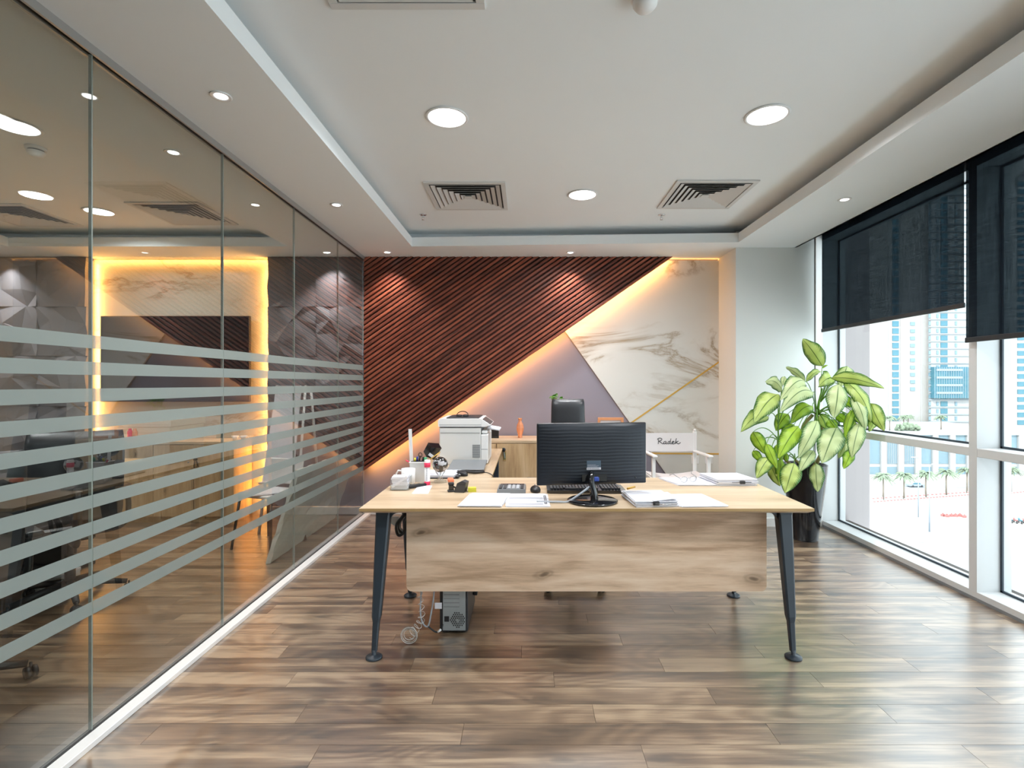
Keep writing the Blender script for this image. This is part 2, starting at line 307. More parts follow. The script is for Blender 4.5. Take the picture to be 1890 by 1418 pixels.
M['palm'] = pm('palm_fronds', (0.21, 0.26, 0.18), 0.8, noise=0.25, nscale=1.0)
M['trunk'] = pm('palm_trunk', (0.26, 0.22, 0.18), 0.9, noise=0.2, nscale=3)
M['red'] = pm('faded_red', (0.45, 0.16, 0.15), 0.6)
# ---------------------------------------------------------------- mesh helpers
def at(px, py, Y):
    """point of the picture at depth Y"""
    return Vector(((px - CX) / F * Y, Y, H - (py - CY) / F * Y))
def X(px, Y): return (px - CX) / F * Y
def Z(py, Y): return H - (py - CY) / F * Y

class MB:
    def __init__(s): s.bm = bmesh.new(); s.idx = 0
    def _mi(s, n0):
        s.bm.faces.ensure_lookup_table()
        for f in s.bm.faces[n0:]: f.material_index = s.idx
    def box(s, x0, x1, y0, y1, z0, z1, bev=0.0, seg=1):
        n0 = len(s.bm.faces)
        r = bmesh.ops.create_cube(s.bm, size=1.0)
        for v in r['verts']:
            v.co = Vector((x0 if v.co.x < 0 else x1, y0 if v.co.y < 0 else y1, z0 if v.co.z < 0 else z1))
        if bev:
            es = list({e for v in r['verts'] for e in v.link_edges})
            bmesh.ops.bevel(s.bm, geom=es, offset=bev, segments=seg, affect='EDGES', profile=0.5, clamp_overlap=True)
        s._mi(n0 if not bev else n0); return s
    def rbox(s, c, size, rot=(0, 0, 0), bev=0.0, seg=1):
        """box by centre, size and euler rotation"""
        t = MB(); t.box(-size[0] / 2, size[0] / 2, -size[1] / 2, size[1] / 2, -size[2] / 2, size[2] / 2, bev, seg)
        from mathutils import Euler
        return s.join(t, Matrix.Translation(Vector(c)) @ Euler(rot).to_matrix().to_4x4())
    def join(s, t, mat=None):
        vs = []
        for v in t.bm.verts: vs.append(s.bm.verts.new((mat @ v.co) if mat else v.co))
        t.bm.verts.index_update()
        for f in t.bm.faces:
            try:
                g = s.bm.faces.new([vs[v.index] for v in f.verts]); g.material_index = f.material_index if f.material_index else s.idx; g.smooth = f.smooth
            except ValueError: pass
        t.bm.free(); return s
    def prism(s, pts, h, axis='Z', base=0.0, pts2=None):
        """polygon pts in the plane normal to axis, extruded from base to base+h (pts2: the far outline)"""
        def mk(p, d):
            if axis == 'Z': return Vector((p[0], p[1], d))
            if axis == 'Y': return Vector((p[0], d, p[1]))
            return Vector((d, p[0], p[1]))
        a = [s.bm.verts.new(mk(p, base)) for p in pts]; b = [s.bm.verts.new(mk(p, base + h)) for p in (pts2 or pts)]
        n = len(pts); fs = []
        fs.append(s.bm.faces.new(a)); fs.append(s.bm.faces.new(b[::-1]))
        for i in range(n): fs.append(s.bm.faces.new((a[i], b[i], b[(i + 1) % n], a[(i + 1) % n])))
        for f in fs: f.material_index = s.idx
        bmesh.ops.recalc_face_normals(s.bm, faces=fs); return s
    def cyl(s, c, r, h, seg=24, r2=None, axis='Z', smooth=True):
        r2 = r if r2 is None else r2
        return s.lathe([(0, 0), (r, 0), (r2, h), (0, h)], c, seg, axis, smooth)
    def lathe(s, prof, c=(0, 0, 0), seg=24, axis='Z', smooth=True, rot=None):
        """revolve (radius, height) profile"""
        rings = []; c = Vector(c)
        def mk(x, y, z):
            p = Vector((x, y, z))
            if axis == 'Y': p = Vector((x, z, y))
            elif axis == 'X': p = Vector((z, x, y))
            if rot is not None: p = rot @ p
            return c + p
        for r, z in prof:
            if r < 1e-6: rings.append([s.bm.verts.new(mk(0, 0, z))])
            else: rings.append([s.bm.verts.new(mk(r * math.cos(2 * PI * i / seg), r * math.sin(2 * PI * i / seg), z)) for i in range(seg)])
        fs = []
        for a, b in zip(rings, rings[1:]):
            for i in range(seg):
                j = (i + 1) % seg
                if len(a) == 1 and len(b) == 1: continue
                if len(a) == 1: f = (a[0], b[i], b[j])
                elif len(b) == 1: f = (a[i], a[j], b[0])
                else: f = (a[i], a[j], b[j], b[i])
                fs.append(s.bm.faces.new(f))
        for f in fs: f.material_index = s.idx; f.smooth = smooth
        bmesh.ops.recalc_face_normals(s.bm, faces=fs); return s
    def tube(s, pts, r, seg=8, r2=None, flat=1.0, closed=False, caps=True):
        pts = [Vector(p) for p in pts]; n = len(pts); rings = []; up = None
        for i, p in enumerate(pts):
            a = pts[(i - 1) % n] if closed else pts[max(0, i - 1)]; b = pts[(i + 1) % n] if closed else pts[min(n - 1, i + 1)]
            d = (b - a).normalized()
            if up is None:
                up = Vector((0, 0, 1)) if abs(d.z) < 0.9 else Vector((1, 0, 0))
            u = (up - d * up.dot(d)).normalized(); v = d.cross(u); up = u
            rr = r if r2 is None else r + (r2 - r) * i / max(1, n - 1)
            rings.append([s.bm.verts.new(p + (u * math.cos(2 * PI * k / seg) * flat + v * math.sin(2 * PI * k / seg)) * rr) for k in range(seg)])
        prs = list(zip(rings, rings[1:])) + ([(rings[-1], rings[0])] if closed else []); fs = []
        for a, b in prs:
            for k in range(seg): fs.append(s.bm.faces.new((a[k], a[(k + 1) % seg], b[(k + 1) % seg], b[k])))
        if not closed and caps:
            fs.append(s.bm.faces.new(rings[0][::-1])); fs.append(s.bm.faces.new(rings[-1]))
        for f in fs: f.material_index = s.idx; f.smooth = True
        return s
    def sphere(s, c, r, seg=20, sc=(1, 1, 1)):
        n = 12; prof = [(r * math.sin(PI * i / n), -r * math.cos(PI * i / n)) for i in range(n + 1)]
        prof[0] = (0, -r); prof[-1] = (0, r)
        t = MB(); t.idx = s.idx; t.lathe(prof, (0, 0, 0), seg)
        return s.join(t, Matrix.Translation(Vector(c)) @ Matrix.Diagonal((*sc, 1)))
    def quad(s, a, b, c, d):
        f = s.bm.faces.new([s.bm.verts.new(Vector(p)) for p in (a, b, c, d)]); f.material_index = s.idx; return s
    def face(s, pts):
        f = s.bm.faces.new([s.bm.verts.new(Vector(p)) for p in pts]); f.material_index = s.idx; return s
    def mesh(s, name, mats):
        me = bpy.data.meshes.new(name); s.bm.to_mesh(me); s.bm.free()
        for m in (mats if isinstance(mats, (list, tuple)) else [mats]): me.materials.append(M[m] if isinstance(m, str) else m)
        return me
    def build(s, name, mats, parent=None, smooth=None, org=None):
        me = s.mesh(name, mats)
        o = bpy.data.objects.new(name, me); COL.objects.link(o)
        if smooth:
            for p in me.polygons: p.use_smooth = True
            try: me.set_sharp_from_angle(angle=math.radians(smooth if smooth is not True else 40))
            except Exception: pass
        if parent is not None: o.parent = parent; o.matrix_parent_inverse = parent.matrix_basis.inverted()
        return o

def inst(name, me, parent=None, loc=(0, 0, 0), rot=(0, 0, 0), scale=None):
    """another object on shared mesh data; loc in the parent's frame"""
    o = bpy.data.objects.new(name, me); COL.objects.link(o); o.parent = parent; o.location = loc; o.rotation_euler = rot
    if scale: o.scale = scale
    return o

def empty(name, loc=(0, 0, 0), rz=0.0):
    o = bpy.data.objects.new(name, None); o.empty_display_size = 0.1; COL.objects.link(o); o.location = loc; o.rotation_euler = (0, 0, rz); return o

def tag(o, label=None, cat=None, group=None, kind=None):
    if label: o['label'] = label
    if cat: o['category'] = cat
    if group: o['group'] = group
    if kind: o['kind'] = kind
    return o
def struct(o, label=None):
    o['kind'] = 'structure'
    if label: o['label'] = label
    return o
def copy_tree(o, parent=None, loc=None, rz=None):
    c = o.copy(); COL.objects.link(c)
    if parent is not None: c.parent = parent
    if loc is not None: c.location = loc
    if rz is not None: c.rotation_euler = (0, 0, rz)
    for ch in list(o.children): copy_tree(ch, c)
    return c
def local(mb, name, mats, parent, smooth=None):
    """part whose mesh is given in the parent's own frame"""
    me = mb.mesh(name, mats); o = bpy.data.objects.new(name, me); COL.objects.link(o); o.parent = parent
    if smooth:
        for p in me.polygons: p.use_smooth = True
        try: me.set_sharp_from_angle(angle=math.radians(40 if smooth is True else smooth))
        except Exception: pass
    return o
def area(name, loc, direction, sx, sy, power, col=(1, 1, 1), shape='RECTANGLE', xaxis=None, spread=None):
    d = bpy.data.lights.new(name, 'AREA'); d.shape = shape; d.size = sx
    if shape in ('RECTANGLE', 'ELLIPSE'): d.size_y = sy
    d.energy = power; d.color = col
    if spread: d.spread = spread
    o = bpy.data.objects.new(name, d); COL.objects.link(o); o.location = loc
    z = -Vector(direction).normalized()
    if xaxis is None: o.rotation_euler = Vector(direction).to_track_quat('-Z', 'Y').to_euler()
    else:
        x = Vector(xaxis).normalized(); y = z.cross(x).normalized(); x = y.cross(z)
        o.rotation_euler = Matrix((x, y, z)).transposed().to_euler()
    return o
def bez(p0, p1, p2, n=10):
    p0, p1, p2 = Vector(p0), Vector(p1), Vector(p2)
    return [p0 * (1 - t) ** 2 + p1 * 2 * t * (1 - t) + p2 * t * t for t in [i / n for i in range(n + 1)]]
def smoothpath(pts, n=6):
    pts = [Vector(p) for p in pts]; out = []
    q = [pts[0] * 2 - pts[1]] + pts + [pts[-1] * 2 - pts[-2]]
    for i in range(1, len(q) - 2):
        for k in range(n):
            t = k / n; a, b, c, d = q[i - 1], q[i], q[i + 1], q[i + 2]
            out.append(0.5 * ((2 * b) + (c - a) * t + (2 * a - 5 * b + 4 * c - d) * t * t + (3 * b - a - 3 * c + d) * t ** 3))
    out.append(pts[-1]); return out

# ---------------------------------------------------------------- room shell
XG = -1.70            # glass partition
XW, XGL = 2.841, 3.0  # inner face of the window frame, plane of the panes
YB = 5.48             # back wall
ZS, ZC = 2.686, 2.846 # soffit and tray ceiling
YR = -3.0             # rear wall
XM = -6.2             # far side of the meeting room

floor = empty('floor'); struct(floor, 'weathered grey brown wood plank floor running through both rooms')
MB().box(XM - .2, 3.25, YR - .2, YB + .15, -0.25, -0.006).build('floor_base', 'joint', floor)
# planks: courses run left to right
PW, PL = 0.125, 1.22
def plank_mesh(x0, x1, y0, y1):
    g = 0.0007; t = MB(); t.box(x0 + g, x1 - g, y0 + g, y1 - g, -0.006, 0.0); return t
rows = int((YB - 1.45) / PW) + 1
ri = 0; y1 = YB
while y1 > 1.45:
    y0 = y1 - PW
    for (xa, xb) in ((XM, XG - 0.02), (XG - 0.02, 3.06)):
        x = xa - ((ri * 0.437 + (0.3 if xa < -3 else 0)) % 1.0) * PL
        while x < xb:
            a, b_ = max(x, xa), min(x + PL, xb)
            # in the meeting room only what the glass shows
            if b_ - a > 0.03 and not (xa < -3 and b_ < -973 / 960 * y1 - 0.8):
                o = plank_mesh(-(b_ - a) / 2, (b_ - a) / 2, -PW / 2, PW / 2).mesh('plank', 'plank')
                inst('plank', o, floor, ((a + b_) / 2, (y0 + y1) / 2, 0))
            x += PL
    ri += 1; y1 = y0
yend = y1
# behind the camera and in the unseen corner: one mass of the same boards
t = MB(); yy = yend; k = 0
while yy > YR:
    x = XM - (k * 0.437 % 1) * PL
    while x < 3.06:
        a, b_ = max(x, XM), min(x + PL, 3.06)
        if b_ - a > 0.03: t.box(a + .0007, b_ - .0007, max(yy - PW, YR) + .0007, yy - .0007, -0.006, 0.0)
        x += PL
    yy -= PW; k += 1
yy = YB; k = 0
while yy > yend + .01:
    lim = -973 / 960 * yy - 0.8
    x = XM - ((k * 0.437 + 0.3) % 1) * PL
    while x < XG - .02:
        a, b_ = max(x, XM), min(x + PL, XG - .02)
        if b_ - a > 0.03 and b_ < lim: t.box(a + .0007, b_ - .0007, yy - PW + .0007, yy - .0007, -0.006, 0.0)
        x += PL
    yy -= PW; k += 1
tag(t.build('plank_field', 'plank', floor), kind='stuff')

# ceiling: one upper slab, a dropped soffit around two trays, a shadow cove above the soffit's lip
ceil = empty('ceiling'); struct(ceil, 'white plasterboard ceiling with a raised tray and shadow cove')
MB().box(XM - .2, 2.594, YR - .2, YB + .2, ZC, ZC + 0.3).build('tray_ceiling', 'ceiling', ceil)
LH = 0.087
def soffit(outer, tray, name):
    (x0, x1, y0, y1), (a, b_, c, d) = outer, tray     # tray corners: near-left, near-right, far-right, far-left
    for poly in ([(x0, y0), (a[0], a[1]), (d[0], d[1]), (x0, y1)], [(b_[0], b_[1]), (x1, y0), (x1, y1), (c[0], c[1])],
                 [(x0, y1), (d[0], d[1]), (c[0], c[1]), (x1, y1)], [(x0, y0), (x1, y0), (b_[0], b_[1]), (a[0], a[1])]):
        t = MB(); t.prism(poly, LH, 'Z', ZS); t.build(name, 'ceiling', ceil)
soffit((XG, 2.594, YR, YB), ((-1.103, -1.6), (1.96, -1.6), (1.96, 4.82), (-1.103, 4.97)), 'soffit')
soffit((XM, XG, YR, YB), ((-4.96, -1.6), (-2.30, -1.6), (-2.30, 4.97), (-4.96, 4.97)), 'soffit')
MB().box(XM, XG + .012, YB - .3, YB, ZS + LH, ZC).box(XG - .4, XG + .35, YR, YB, ZS + LH, ZC).box(2.2, 2.594, YR, YB, ZS + LH, ZC).box(XG, 2.594, YB - .36, YB, ZS + LH, ZC)\
    .box(XM, -5.2, YR, YB, ZS + LH, ZC).box(XM, 2.594, YR, -1.85, ZS + LH, ZC).build('cove_backing', 'ceiling', ceil)
# pocket for the blinds
MB().box(2.574, 2.594, YR, 5.01, ZS, 3.0).box(2.594, 3.3, YR - .2, YB + .2, 2.98, 3.15).build('blind_pocket', 'ceiling', ceil)

wr = MB().box(XM - .2, 3.3, YR - .2, YR, -0.2, 3.1).build('wall_rear', 'wall'); struct(wr, 'plain white wall behind the camera')
wm = MB().box(XM - .2, XM, YR - .2, YB + .2, -0.2, 3.1).build('wall_far_left', 'wall'); struct(wm, 'outer side wall of the meeting room')
# white end wall with its return
we = empty('wall_right'); struct(we, 'white painted wall stub beside the window, set forward of the marble')
MB().box(2.01, 2.765, 5.01, YB + .2, 0.0, 3.0).build('wall_panel_white', 'wall', we)
MB().box(2.775, XW, 5.0, YB + .2, 0.0, 3.0).build('corner_trim', 'trimwhite', we)
MB().box(2.765, 2.775, 5.012, YB + .2, 0.0, 3.0).build('shadow_gap', 'grey', we)
MB().box(2.01, 2.765, 4.998, 5.01, 0.0, 0.08).build('skirting', 'trimwhite', we)

# back wall of the office: mauve paint, marble cladding, timber slats, gold inlay, hidden LED strips
wb = empty('wall_back'); struct(wb, 'feature wall of mauve paint, veined marble and diagonal timber slats')
MB().box(XM - .2, 2.02, YB, YB + .2, -0.2, 3.1).build('wall_plaster', 'mauve', wb)
YM = YB - 0.022
mz = lambda py: Z(py, YM); mx = lambda px: X(px, YM)
p_apex = (mx(1030), mz(617 - 22)); 
# marble: slanted left edge from the slat panel down to the floor, right edge short of the return
e0 = (mx(1028), mz(590)); e1 = (mx(1271), 0.09)
marb = [e1, (mx(1329), 0.09), (mx(1329), mz(481)), (mx(1200), mz(481)), (mx(1028), mz(590))]
t = MB(); t.prism(marb, 0.022, 'Y', YM); t.build('marble_panel', 'marble', wb)
def on_edge(py):
    """x of the marble's slanted edge at picture row py"""
    return 1046 + (py - 617) * 0.675
def flatline(name, p, q, wdt, th, mat, parent, Y):
    a, b_ = Vector((p[0], 0, p[1])), Vector((q[0], 0, q[1])); d = (b_ - a).normalized(); n = Vector((-d.z, 0, d.x)) * wdt / 2
    t = MB(); t.prism([(v.x, v.z) for v in (a - n, b_ - n, b_ + n, a + n)], th, 'Y', Y - th); return t.build(name, mat, parent)
flatline('gold_inlay', (mx(1161), mz(783.5)), (mx(1329), mz(667)), 0.016, 0.003, 'gold', wb, YM)
flatline('gold_inlay', (mx(1196), mz(837)), (mx(1329), mz(838)), 0.016, 0.003, 'gold', wb, YM)
# slats
YF = 5.365; xL, xBr, zT, zC = XG + .014, X(1242, YF), ZS - 0.001, Z(869, YF)
slope = (zT - zC) / (xBr - xL)
t = MB(); t.prism([(xL, zC + .004), (xBr - .006, zT), (xL, zT)], 0.012, 'Y', YF + 0.022); t.build('slat_backing', 'slatback', wb)
ang = math.atan(slope); pitch_v = (zT - zC) / 44.0
for i in range(44):
    v0 = i * pitch_v; v1 = v0 + pitch_v * 0.70
    if v1 > zT - zC: v1 = zT - zC - 1e-4
    q = [(xL, zC + v0), (xBr - v0 / slope, zT), (xBr - v1 / slope, zT), (xL, zC + v1)]
    # outline in a frame turned along the slat, so the grain follows it
    c = Vector(((q[0][0] + q[2][0]) / 2, (q[0][1] + q[2][1]) / 2)); R = Matrix.Rotation(-ang, 2)
    ql = [tuple(R @ (Vector(p) - c)) for p in q]
    vm = (v1 - v0) * 0.22
    t = MB(); n = len(ql)
    ins = [(p[0], p[1] * 0.62) for p in ql]
    a = [t.bm.verts.new((p[0], 0.022, p[1])) for p in ql]; b_ = [t.bm.verts.new((p[0], 0.006, p[1])) for p in ql]
    cc = [t.bm.verts.new((p[0], 0.0, p[1])) for p in ins]
    fs = [t.bm.faces.new(cc)]
    for k in range(4):
        fs.append(t.bm.faces.new((a[k], a[(k + 1) % 4], b_[(k + 1) % 4], b_[k]))); fs.append(t.bm.faces.new((b_[k], b_[(k + 1) % 4], cc[(k + 1) % 4], cc[k])))
    bmesh.ops.recalc_face_normals(t.bm, faces=fs)
    o = t.build('slat', 'slat'); o.parent = wb; o.location = (c.x, YF, c.y); o.rotation_euler = (0, -ang, 0)
# LED strips: behind the slats' lower edge, beside and above the marble
LEDC = (1.0, 0.42, 0.10)
d2 = Vector((math.cos(ang), 0, math.sin(ang))); nrm = Vector((math.sin(ang), 0, -math.cos(ang)))
mid = Vector(((xL + xBr) / 2, YB - 0.078, (zC + zT) / 2)) - nrm * 0.012
LL = math.hypot(xBr - xL, zT - zC)
area('slat_led_light', mid, nrm + Vector((0, 0.45, 0)), LL - .06, 0.02, 34 * LED_POWER, LEDC, xaxis=d2)
a0 = mid - d2 * (LL / 2 - .04); a1 = mid + d2 * (LL / 2 - .06)
MB().tube([a0 - nrm * .02, a1 - nrm * .02], 0.006, 6).build('led_strip', 'led', wb)
area('marble_side_led', (mx(1329) + 0.006, YB - 0.014, 1.38), (1, -0.5, 0), 2.5, 0.012, 5.0 * LED_POWER, LEDC, xaxis=(0, 0, 1))
MB().box(mx(1329) + .0005, mx(1329) + .003, YB - .010, YB - .002, 0.1, 2.66).build('led_strip', 'led', wb)
area('marble_top_led', (1.75, YB - 0.012, mz(481) + .003), (0, -0.3, 1), 0.62, 0.012, 0.3 * LED_POWER, LEDC, xaxis=(1, 0, 0))
bb = MB().box(XG + .05, 2.01, YB - .034, YB, 0.0, 0.085, 0.004).build('baseboard_back', 'trimwhite'); struct(bb, 'low white skirting along the feature wall')
for sx_, sy_ in ((1283, 849), (1308, 849), (1336, 846)):
    if sx_ < 1320:
        s_ = MB(); s_.box(mx(sx_) - .04, mx(sx_) + .04, YM - .009, YM, mz(sy_) - .04, mz(sy_) + .04, .003)
        so = s_.build('wall_socket', 'white'); tag(so, 'white wall socket on the marble, ' + ('behind the director chair post' if sx_ < 1300 else 'just right of the director chair post'), 'socket', 'sockets on the marble')
        h_ = MB()
        for dx, dz in ((-.012, .012), (.012, .012), (0, -.012)): h_.box(mx(sx_) + dx - .004, mx(sx_) + dx + .004, YM - .0098, YM - .0088, mz(sy_) + dz - .004, mz(sy_) + dz + .004)
        h_.build('socket_hole', 'darkline', so)

# meeting room feature wall: relief panels either side of a lit marble niche
wq = empty('wall_meeting'); struct(wq, 'meeting room feature wall of grey relief panels around a lit marble niche')
nx0, nx1 = -4.56, -2.68
MB().box(nx0 - .1, nx1 + .1, YB - .012, YB - .0005, 0.0, ZS).build('marble_panel', 'marble2', wq)
PX = 0.495
def relief(cols, zs, x0, seedv):
    """triangulated relief tiles sharing heights at their common corners"""
    rnd = random.Random(seedv); hts = {}
    def hv(i, j, edge):
        if (i, j) not in hts: hts[(i, j)] = (rnd.uniform(0.0, 0.03) if edge else rnd.uniform(0.0, 0.085), rnd.uniform(-.16, .16), rnd.uniform(-.16, .16))
        return hts[(i, j)]
    for c in range(cols):
        for r_ in range(len(zs) - 1):
            xa, xb = x0 + c * PX, x0 + (c + 1) * PX; za, zb = zs[r_], zs[r_ + 1]
            g = 0.0015; t = MB(); vv = {}
            nn = 3
            for i in range(nn + 1):
                for j in range(nn + 1):
                    e = i in (0, nn) or j in (0, nn); hh, ox, oz = hv(c * nn + i, r_ * nn + j, e)
                    if i in (0, nn): ox = 0
                    if j in (0, nn): oz = 0
                    if e and (i + j) % 2: hh += 0.02
                    x = min(max(xa + (xb - xa) * (i / nn + ox), xa + g), xb - g); z = min(max(za + (zb - za) * (j / nn + oz), za + g), zb - g)
                    vv[i, j] = t.bm.verts.new((x, YB - 0.085 - hh, z))
            for i in range(nn):
                for j in range(nn):
                    a, b_, c_, d_ = vv[i, j], vv[i + 1, j], vv[i + 1, j + 1], vv[i, j + 1]
                    if rnd.random() < .5: t.bm.faces.new((a, b_, c_)); t.bm.faces.new((a, c_, d_))
                    else: t.bm.faces.new((a, b_, d_)); t.bm.faces.new((b_, c_, d_))
            # sides back to the wall
            ringv = [vv[i, 0] for i in range(nn + 1)] + [vv[nn, j] for j in range(1, nn + 1)] + [vv[i, nn] for i in range(nn - 1, -1, -1)] + [vv[0, j] for j in range(nn - 1, 0, -1)]
            back = [t.bm.verts.new((v.co.x, YB - 0.07, v.co.z)) for v in ringv]
            for k in range(len(ringv)): t.bm.faces.new((ringv[k], back[k], back[(k + 1) % len(back)], ringv[(k + 1) % len(back)]))
            bmesh.ops.recalc_face_normals(t.bm, faces=t.bm.faces[:])
            t.build('relief_panel', 'grey3d', wq)
zs_ = [0.09, 0.62, 1.14, 1.66, 2.17, ZS - .002]
relief(2, zs_, nx1, 3); relief(3, zs_, nx0 - 3 * PX, 11)
MB().box(nx1, XG - .02, YB - .07, YB - .001, 0.0, ZS).box(XM, nx0, YB - .07, YB - .001, 0.0, ZS).build('panel_carcass', 'grey3d', wq)
for xx, dr in ((nx0 + .006, 1), (nx1 - .006, -1)):
    area('niche_led_light', (xx + dr * .012, YB - .055, 1.36), (dr, 0.35, 0), 2.55, 0.02, 30 * LED_POWER, LEDC, xaxis=(0, 0, 1))
    MB().box(min(xx, xx - dr * .005), max(xx, xx - dr * .005), YB - .062, YB - .014, 0.05, 2.66).build('led_strip', 'led', wq)
area('niche_top_led', ((nx0 + nx1) / 2, YB - .05, ZS - .012), (0, 0.35, -1), nx1 - nx0 - .05, 0.02, 9 * LED_POWER, LEDC, xaxis=(1, 0, 0))

# ---------------------------------------------------------------- glass partition
wl = empty('wall_left'); struct(wl, 'frameless glass partition with frosted stripes between office and meeting room')
seams = [-3.0, -2.35, -1.48, -0.60, 0.27, 1.15, 2.025, 2.899, 3.787, 4.663, 5.375]
z0s = [1.3755 + 0.188 - 0.1036 * i for i in range(11)]
for a, b_ in zip(seams, seams[1:]):
    pn = MB().box(XG - .006, XG + .006, a + .002, b_ - .002, 0.024, ZS - .03).build('glass_pane', 'glasswall', wl)
    for z1 in z0s:
        MB().box(XG + .0065, XG + .0072, a + .003, b_ - .003, z1 - 0.051, z1).build('frosted_stripe', 'frost', pn)
for s_ in seams[1:-1]:
    MB().box(XG - .0062, XG + .0062, s_ - .0028, s_ + .0028, 0.024, ZS - .03).build('silicone_joint', 'joint_clear', wl)
MB().box(XG - .02, XG + .062, YR, 5.44, 0.0, 0.024, .002).build('base_rail', 'trimwhite', wl)
MB().box(XG - .012, XG + .010, YR, 5.405, 0.024, 0.028).build('base_seal', 'darkline', wl)
MB().box(XG - .022, XG - .012, YR, 5.405, ZS - .034, ZS - .0005).box(XG + .012, XG + .022, YR, 5.405, ZS - .034, ZS - .0005).build('top_channel', 'channel', wl)
MB().box(XG - .011, XG + .011, YR, 5.405, ZS - .03, ZS - .0005).build('top_seal', 'darkline', wl)
MB().box(XG - .016, XG + .010, 5.372, 5.39, 0.0, ZS).build('end_channel', 'channel', wl)

# ---------------------------------------------------------------- windows
wn = empty('window_1'); struct(wn, 'floor to ceiling aluminium framed window wall with transom')
ZH = 2.75
MB().box(XW, 3.06, YR, 5.0, 0.0, 0.057, .002).build('window_sill', 'alu', wn)
MB().box(XW - .004, XW, YR, 5.0, 0.0, 0.02).build('sill_seal', 'grey', wn)
MB().box(XW, 3.06, YR, 5.0, ZH, 2.98).build('window_head', 'alu', wn)
MB().box(XW, 3.06, 5.0, 5.06, 0.057, 2.98).build('window_jamb', 'alu', wn)
mull = [3.316, 1.63, -0.06, -1.75]
for m_ in mull: MB().box(XW, 3.06, m_ - .03, m_ + .03, 0.057, ZH).build('mullion', 'alu', wn)
bays = [5.0] + mull + [YR]
for a, b_ in zip(bays, bays[1:]):
    y1, y0 = (a if a == 5.0 else a - .03), (b_ if b_ == YR else b_ + .03)
    MB().box(XW + .001, XGL + .04, y0, y1, 0.911, 0.966, .002).build('transom', 'alu', wn)
    for (za, zb) in ((0.057, 0.911), (0.966, ZH)):
        t = MB(); g = .014
        t.box(XGL - .012, XGL - .001, y0, y0 + g, za, zb).box(XGL - .012, XGL - .001, y1 - g, y1, za, zb).box(XGL - .012, XGL - .001, y0, y1, za, za + g).box(XGL - .012, XGL - .001, y0, y1, zb - g, zb)
        t.build('gasket', 'gasket', wn)
        MB().box(XGL, XGL + .012, y0, y1, za, zb).build('pane', 'winglass', wn)

# roller blinds
def blind(y0, y1, zb, label):
    r = empty('roller_blind', (2.80, (y0 + y1) / 2, zb)); tag(r, label, 'blind', 'charcoal roller blinds at the window')
    MB().box(2.7995, 2.8005, y0, y1, zb + .03, 2.90).build('blind_fabric', 'blind', r)
    MB().box(2.793, 2.807, y0 - .004, y1 + .004, zb, zb + .032, .003).build('bottom_bar', 'blindbar', r)
    t = MB(); t.cyl((2.80, y0, 2.92), 0.028, y1 - y0, 20, axis='Y'); t.build('roller_tube', 'blindbar', r)
blind(3.333, 4.940, 1.862, 'dark charcoal roller blind nearest the plant, hanging higher than the next one')
blind(1.64, 3.318, 1.636, 'dark charcoal roller blind at the frame edge, lowered further than the one by the plant')

# ---------------------------------------------------------------- ceiling fittings
def tagpos(o, lbl): o['label'] = lbl; return o
def big_light(x, y, label, first=[None]):
    if first[0] is None:
        r = empty('downlight', (x, y, ZC)); first[0] = r
        local(MB().lathe([(0.112, 0.0), (0.118, -0.004), (0.112, -0.009), (0.103, -0.008), (0.100, 0.0)], seg=40), 'trim_ring', 'white', r)
        local(MB().cyl((0, 0, -0.006), 0.101, 0.005, 40), 'diffuser', 'lamp', r)
    else: r = copy_tree(first[0], None, (x, y, ZC))
    tag(r, label, 'ceiling light', 'large round ceiling lights')
    a = area('downlight_light', (x, y, ZC - .011), (0, 0, -1), 0.19, 0.19, LAMP_BIG, (0.95, 0.975, 1.0), 'DISK', spread=math.radians(160))
big_light(-0.442, 2.868, 'large round ceiling light left of the tray, in front of the left air vent')
big_light(1.312, 2.845, 'large round ceiling light right of the tray, in front of the right air vent')
big_light(0.430, 4.044, 'round ceiling light between the two square air vents')
big_light(-2.918, 2.97, 'bright round ceiling light beyond the glass, beside the smoke detector')
big_light(-3.652, 4.438, 'bright round ceiling light beyond the glass, left of the meeting room air vent')
for (x, y) in ((-.44, .5), (1.31, .5), (-3.6, .9)):
    area('added_fill_light', (x, y, ZC - .011), (0, 0, -1), 0.19, 0.19, LAMP_BIG, (0.95, 0.975, 1.0), 'DISK', spread=math.radians(160))  # unseen ceiling lights added for brightness, no fitting modelled
def small_light(x, y, label, first=[None]):
    if first[0] is None:
        r = empty('spotlight', (x, y, ZS)); first[0] = r
        local(MB().lathe([(0.043, 0.0), (0.046, -0.003), (0.043, -0.006), (0.030, -0.004), (0.027, 0.0)], seg=28), 'trim_ring', 'white', r)
        local(MB().cyl((0, 0, -0.0035), 0.026, 0.003, 28), 'diffuser', 'lamp', r)
    else: r = copy_tree(first[0], None, (x, y, ZS))
    tag(r, label, 'spotlight', 'small recessed spotlights')
    area('spot_light', (x, y, ZS - .008), (0, 0, -1), 0.05, 0.05, LAMP_SMALL, (1.0, 0.95, 0.95), 'DISK', spread=math.radians(95))
small_light(-1.394, 2.368, 'small recessed spotlight in the soffit nearest the camera, above the glass')
small_light(-1.397, 3.81, 'small recessed spotlight in the soffit, second along the glass')
small_light(-1.397, 5.19, 'small recessed spotlight in the corner above the timber slats')
small_light(0.433, 5.20, 'small recessed spotlight above the middle of the timber slats')
small_light(2.258, 3.70, 'small recessed spotlight in the soffit above the roller blind')
small_light(-2.003, 2.945, 'small spotlight with a wide ring in the meeting room soffit')
small_light(-2.009, 5.20, 'small spotlight above the grey relief panels, close behind the glass')
small_light(-5.32, 5.20, 'small spotlight above the grey relief panels at the left frame edge')

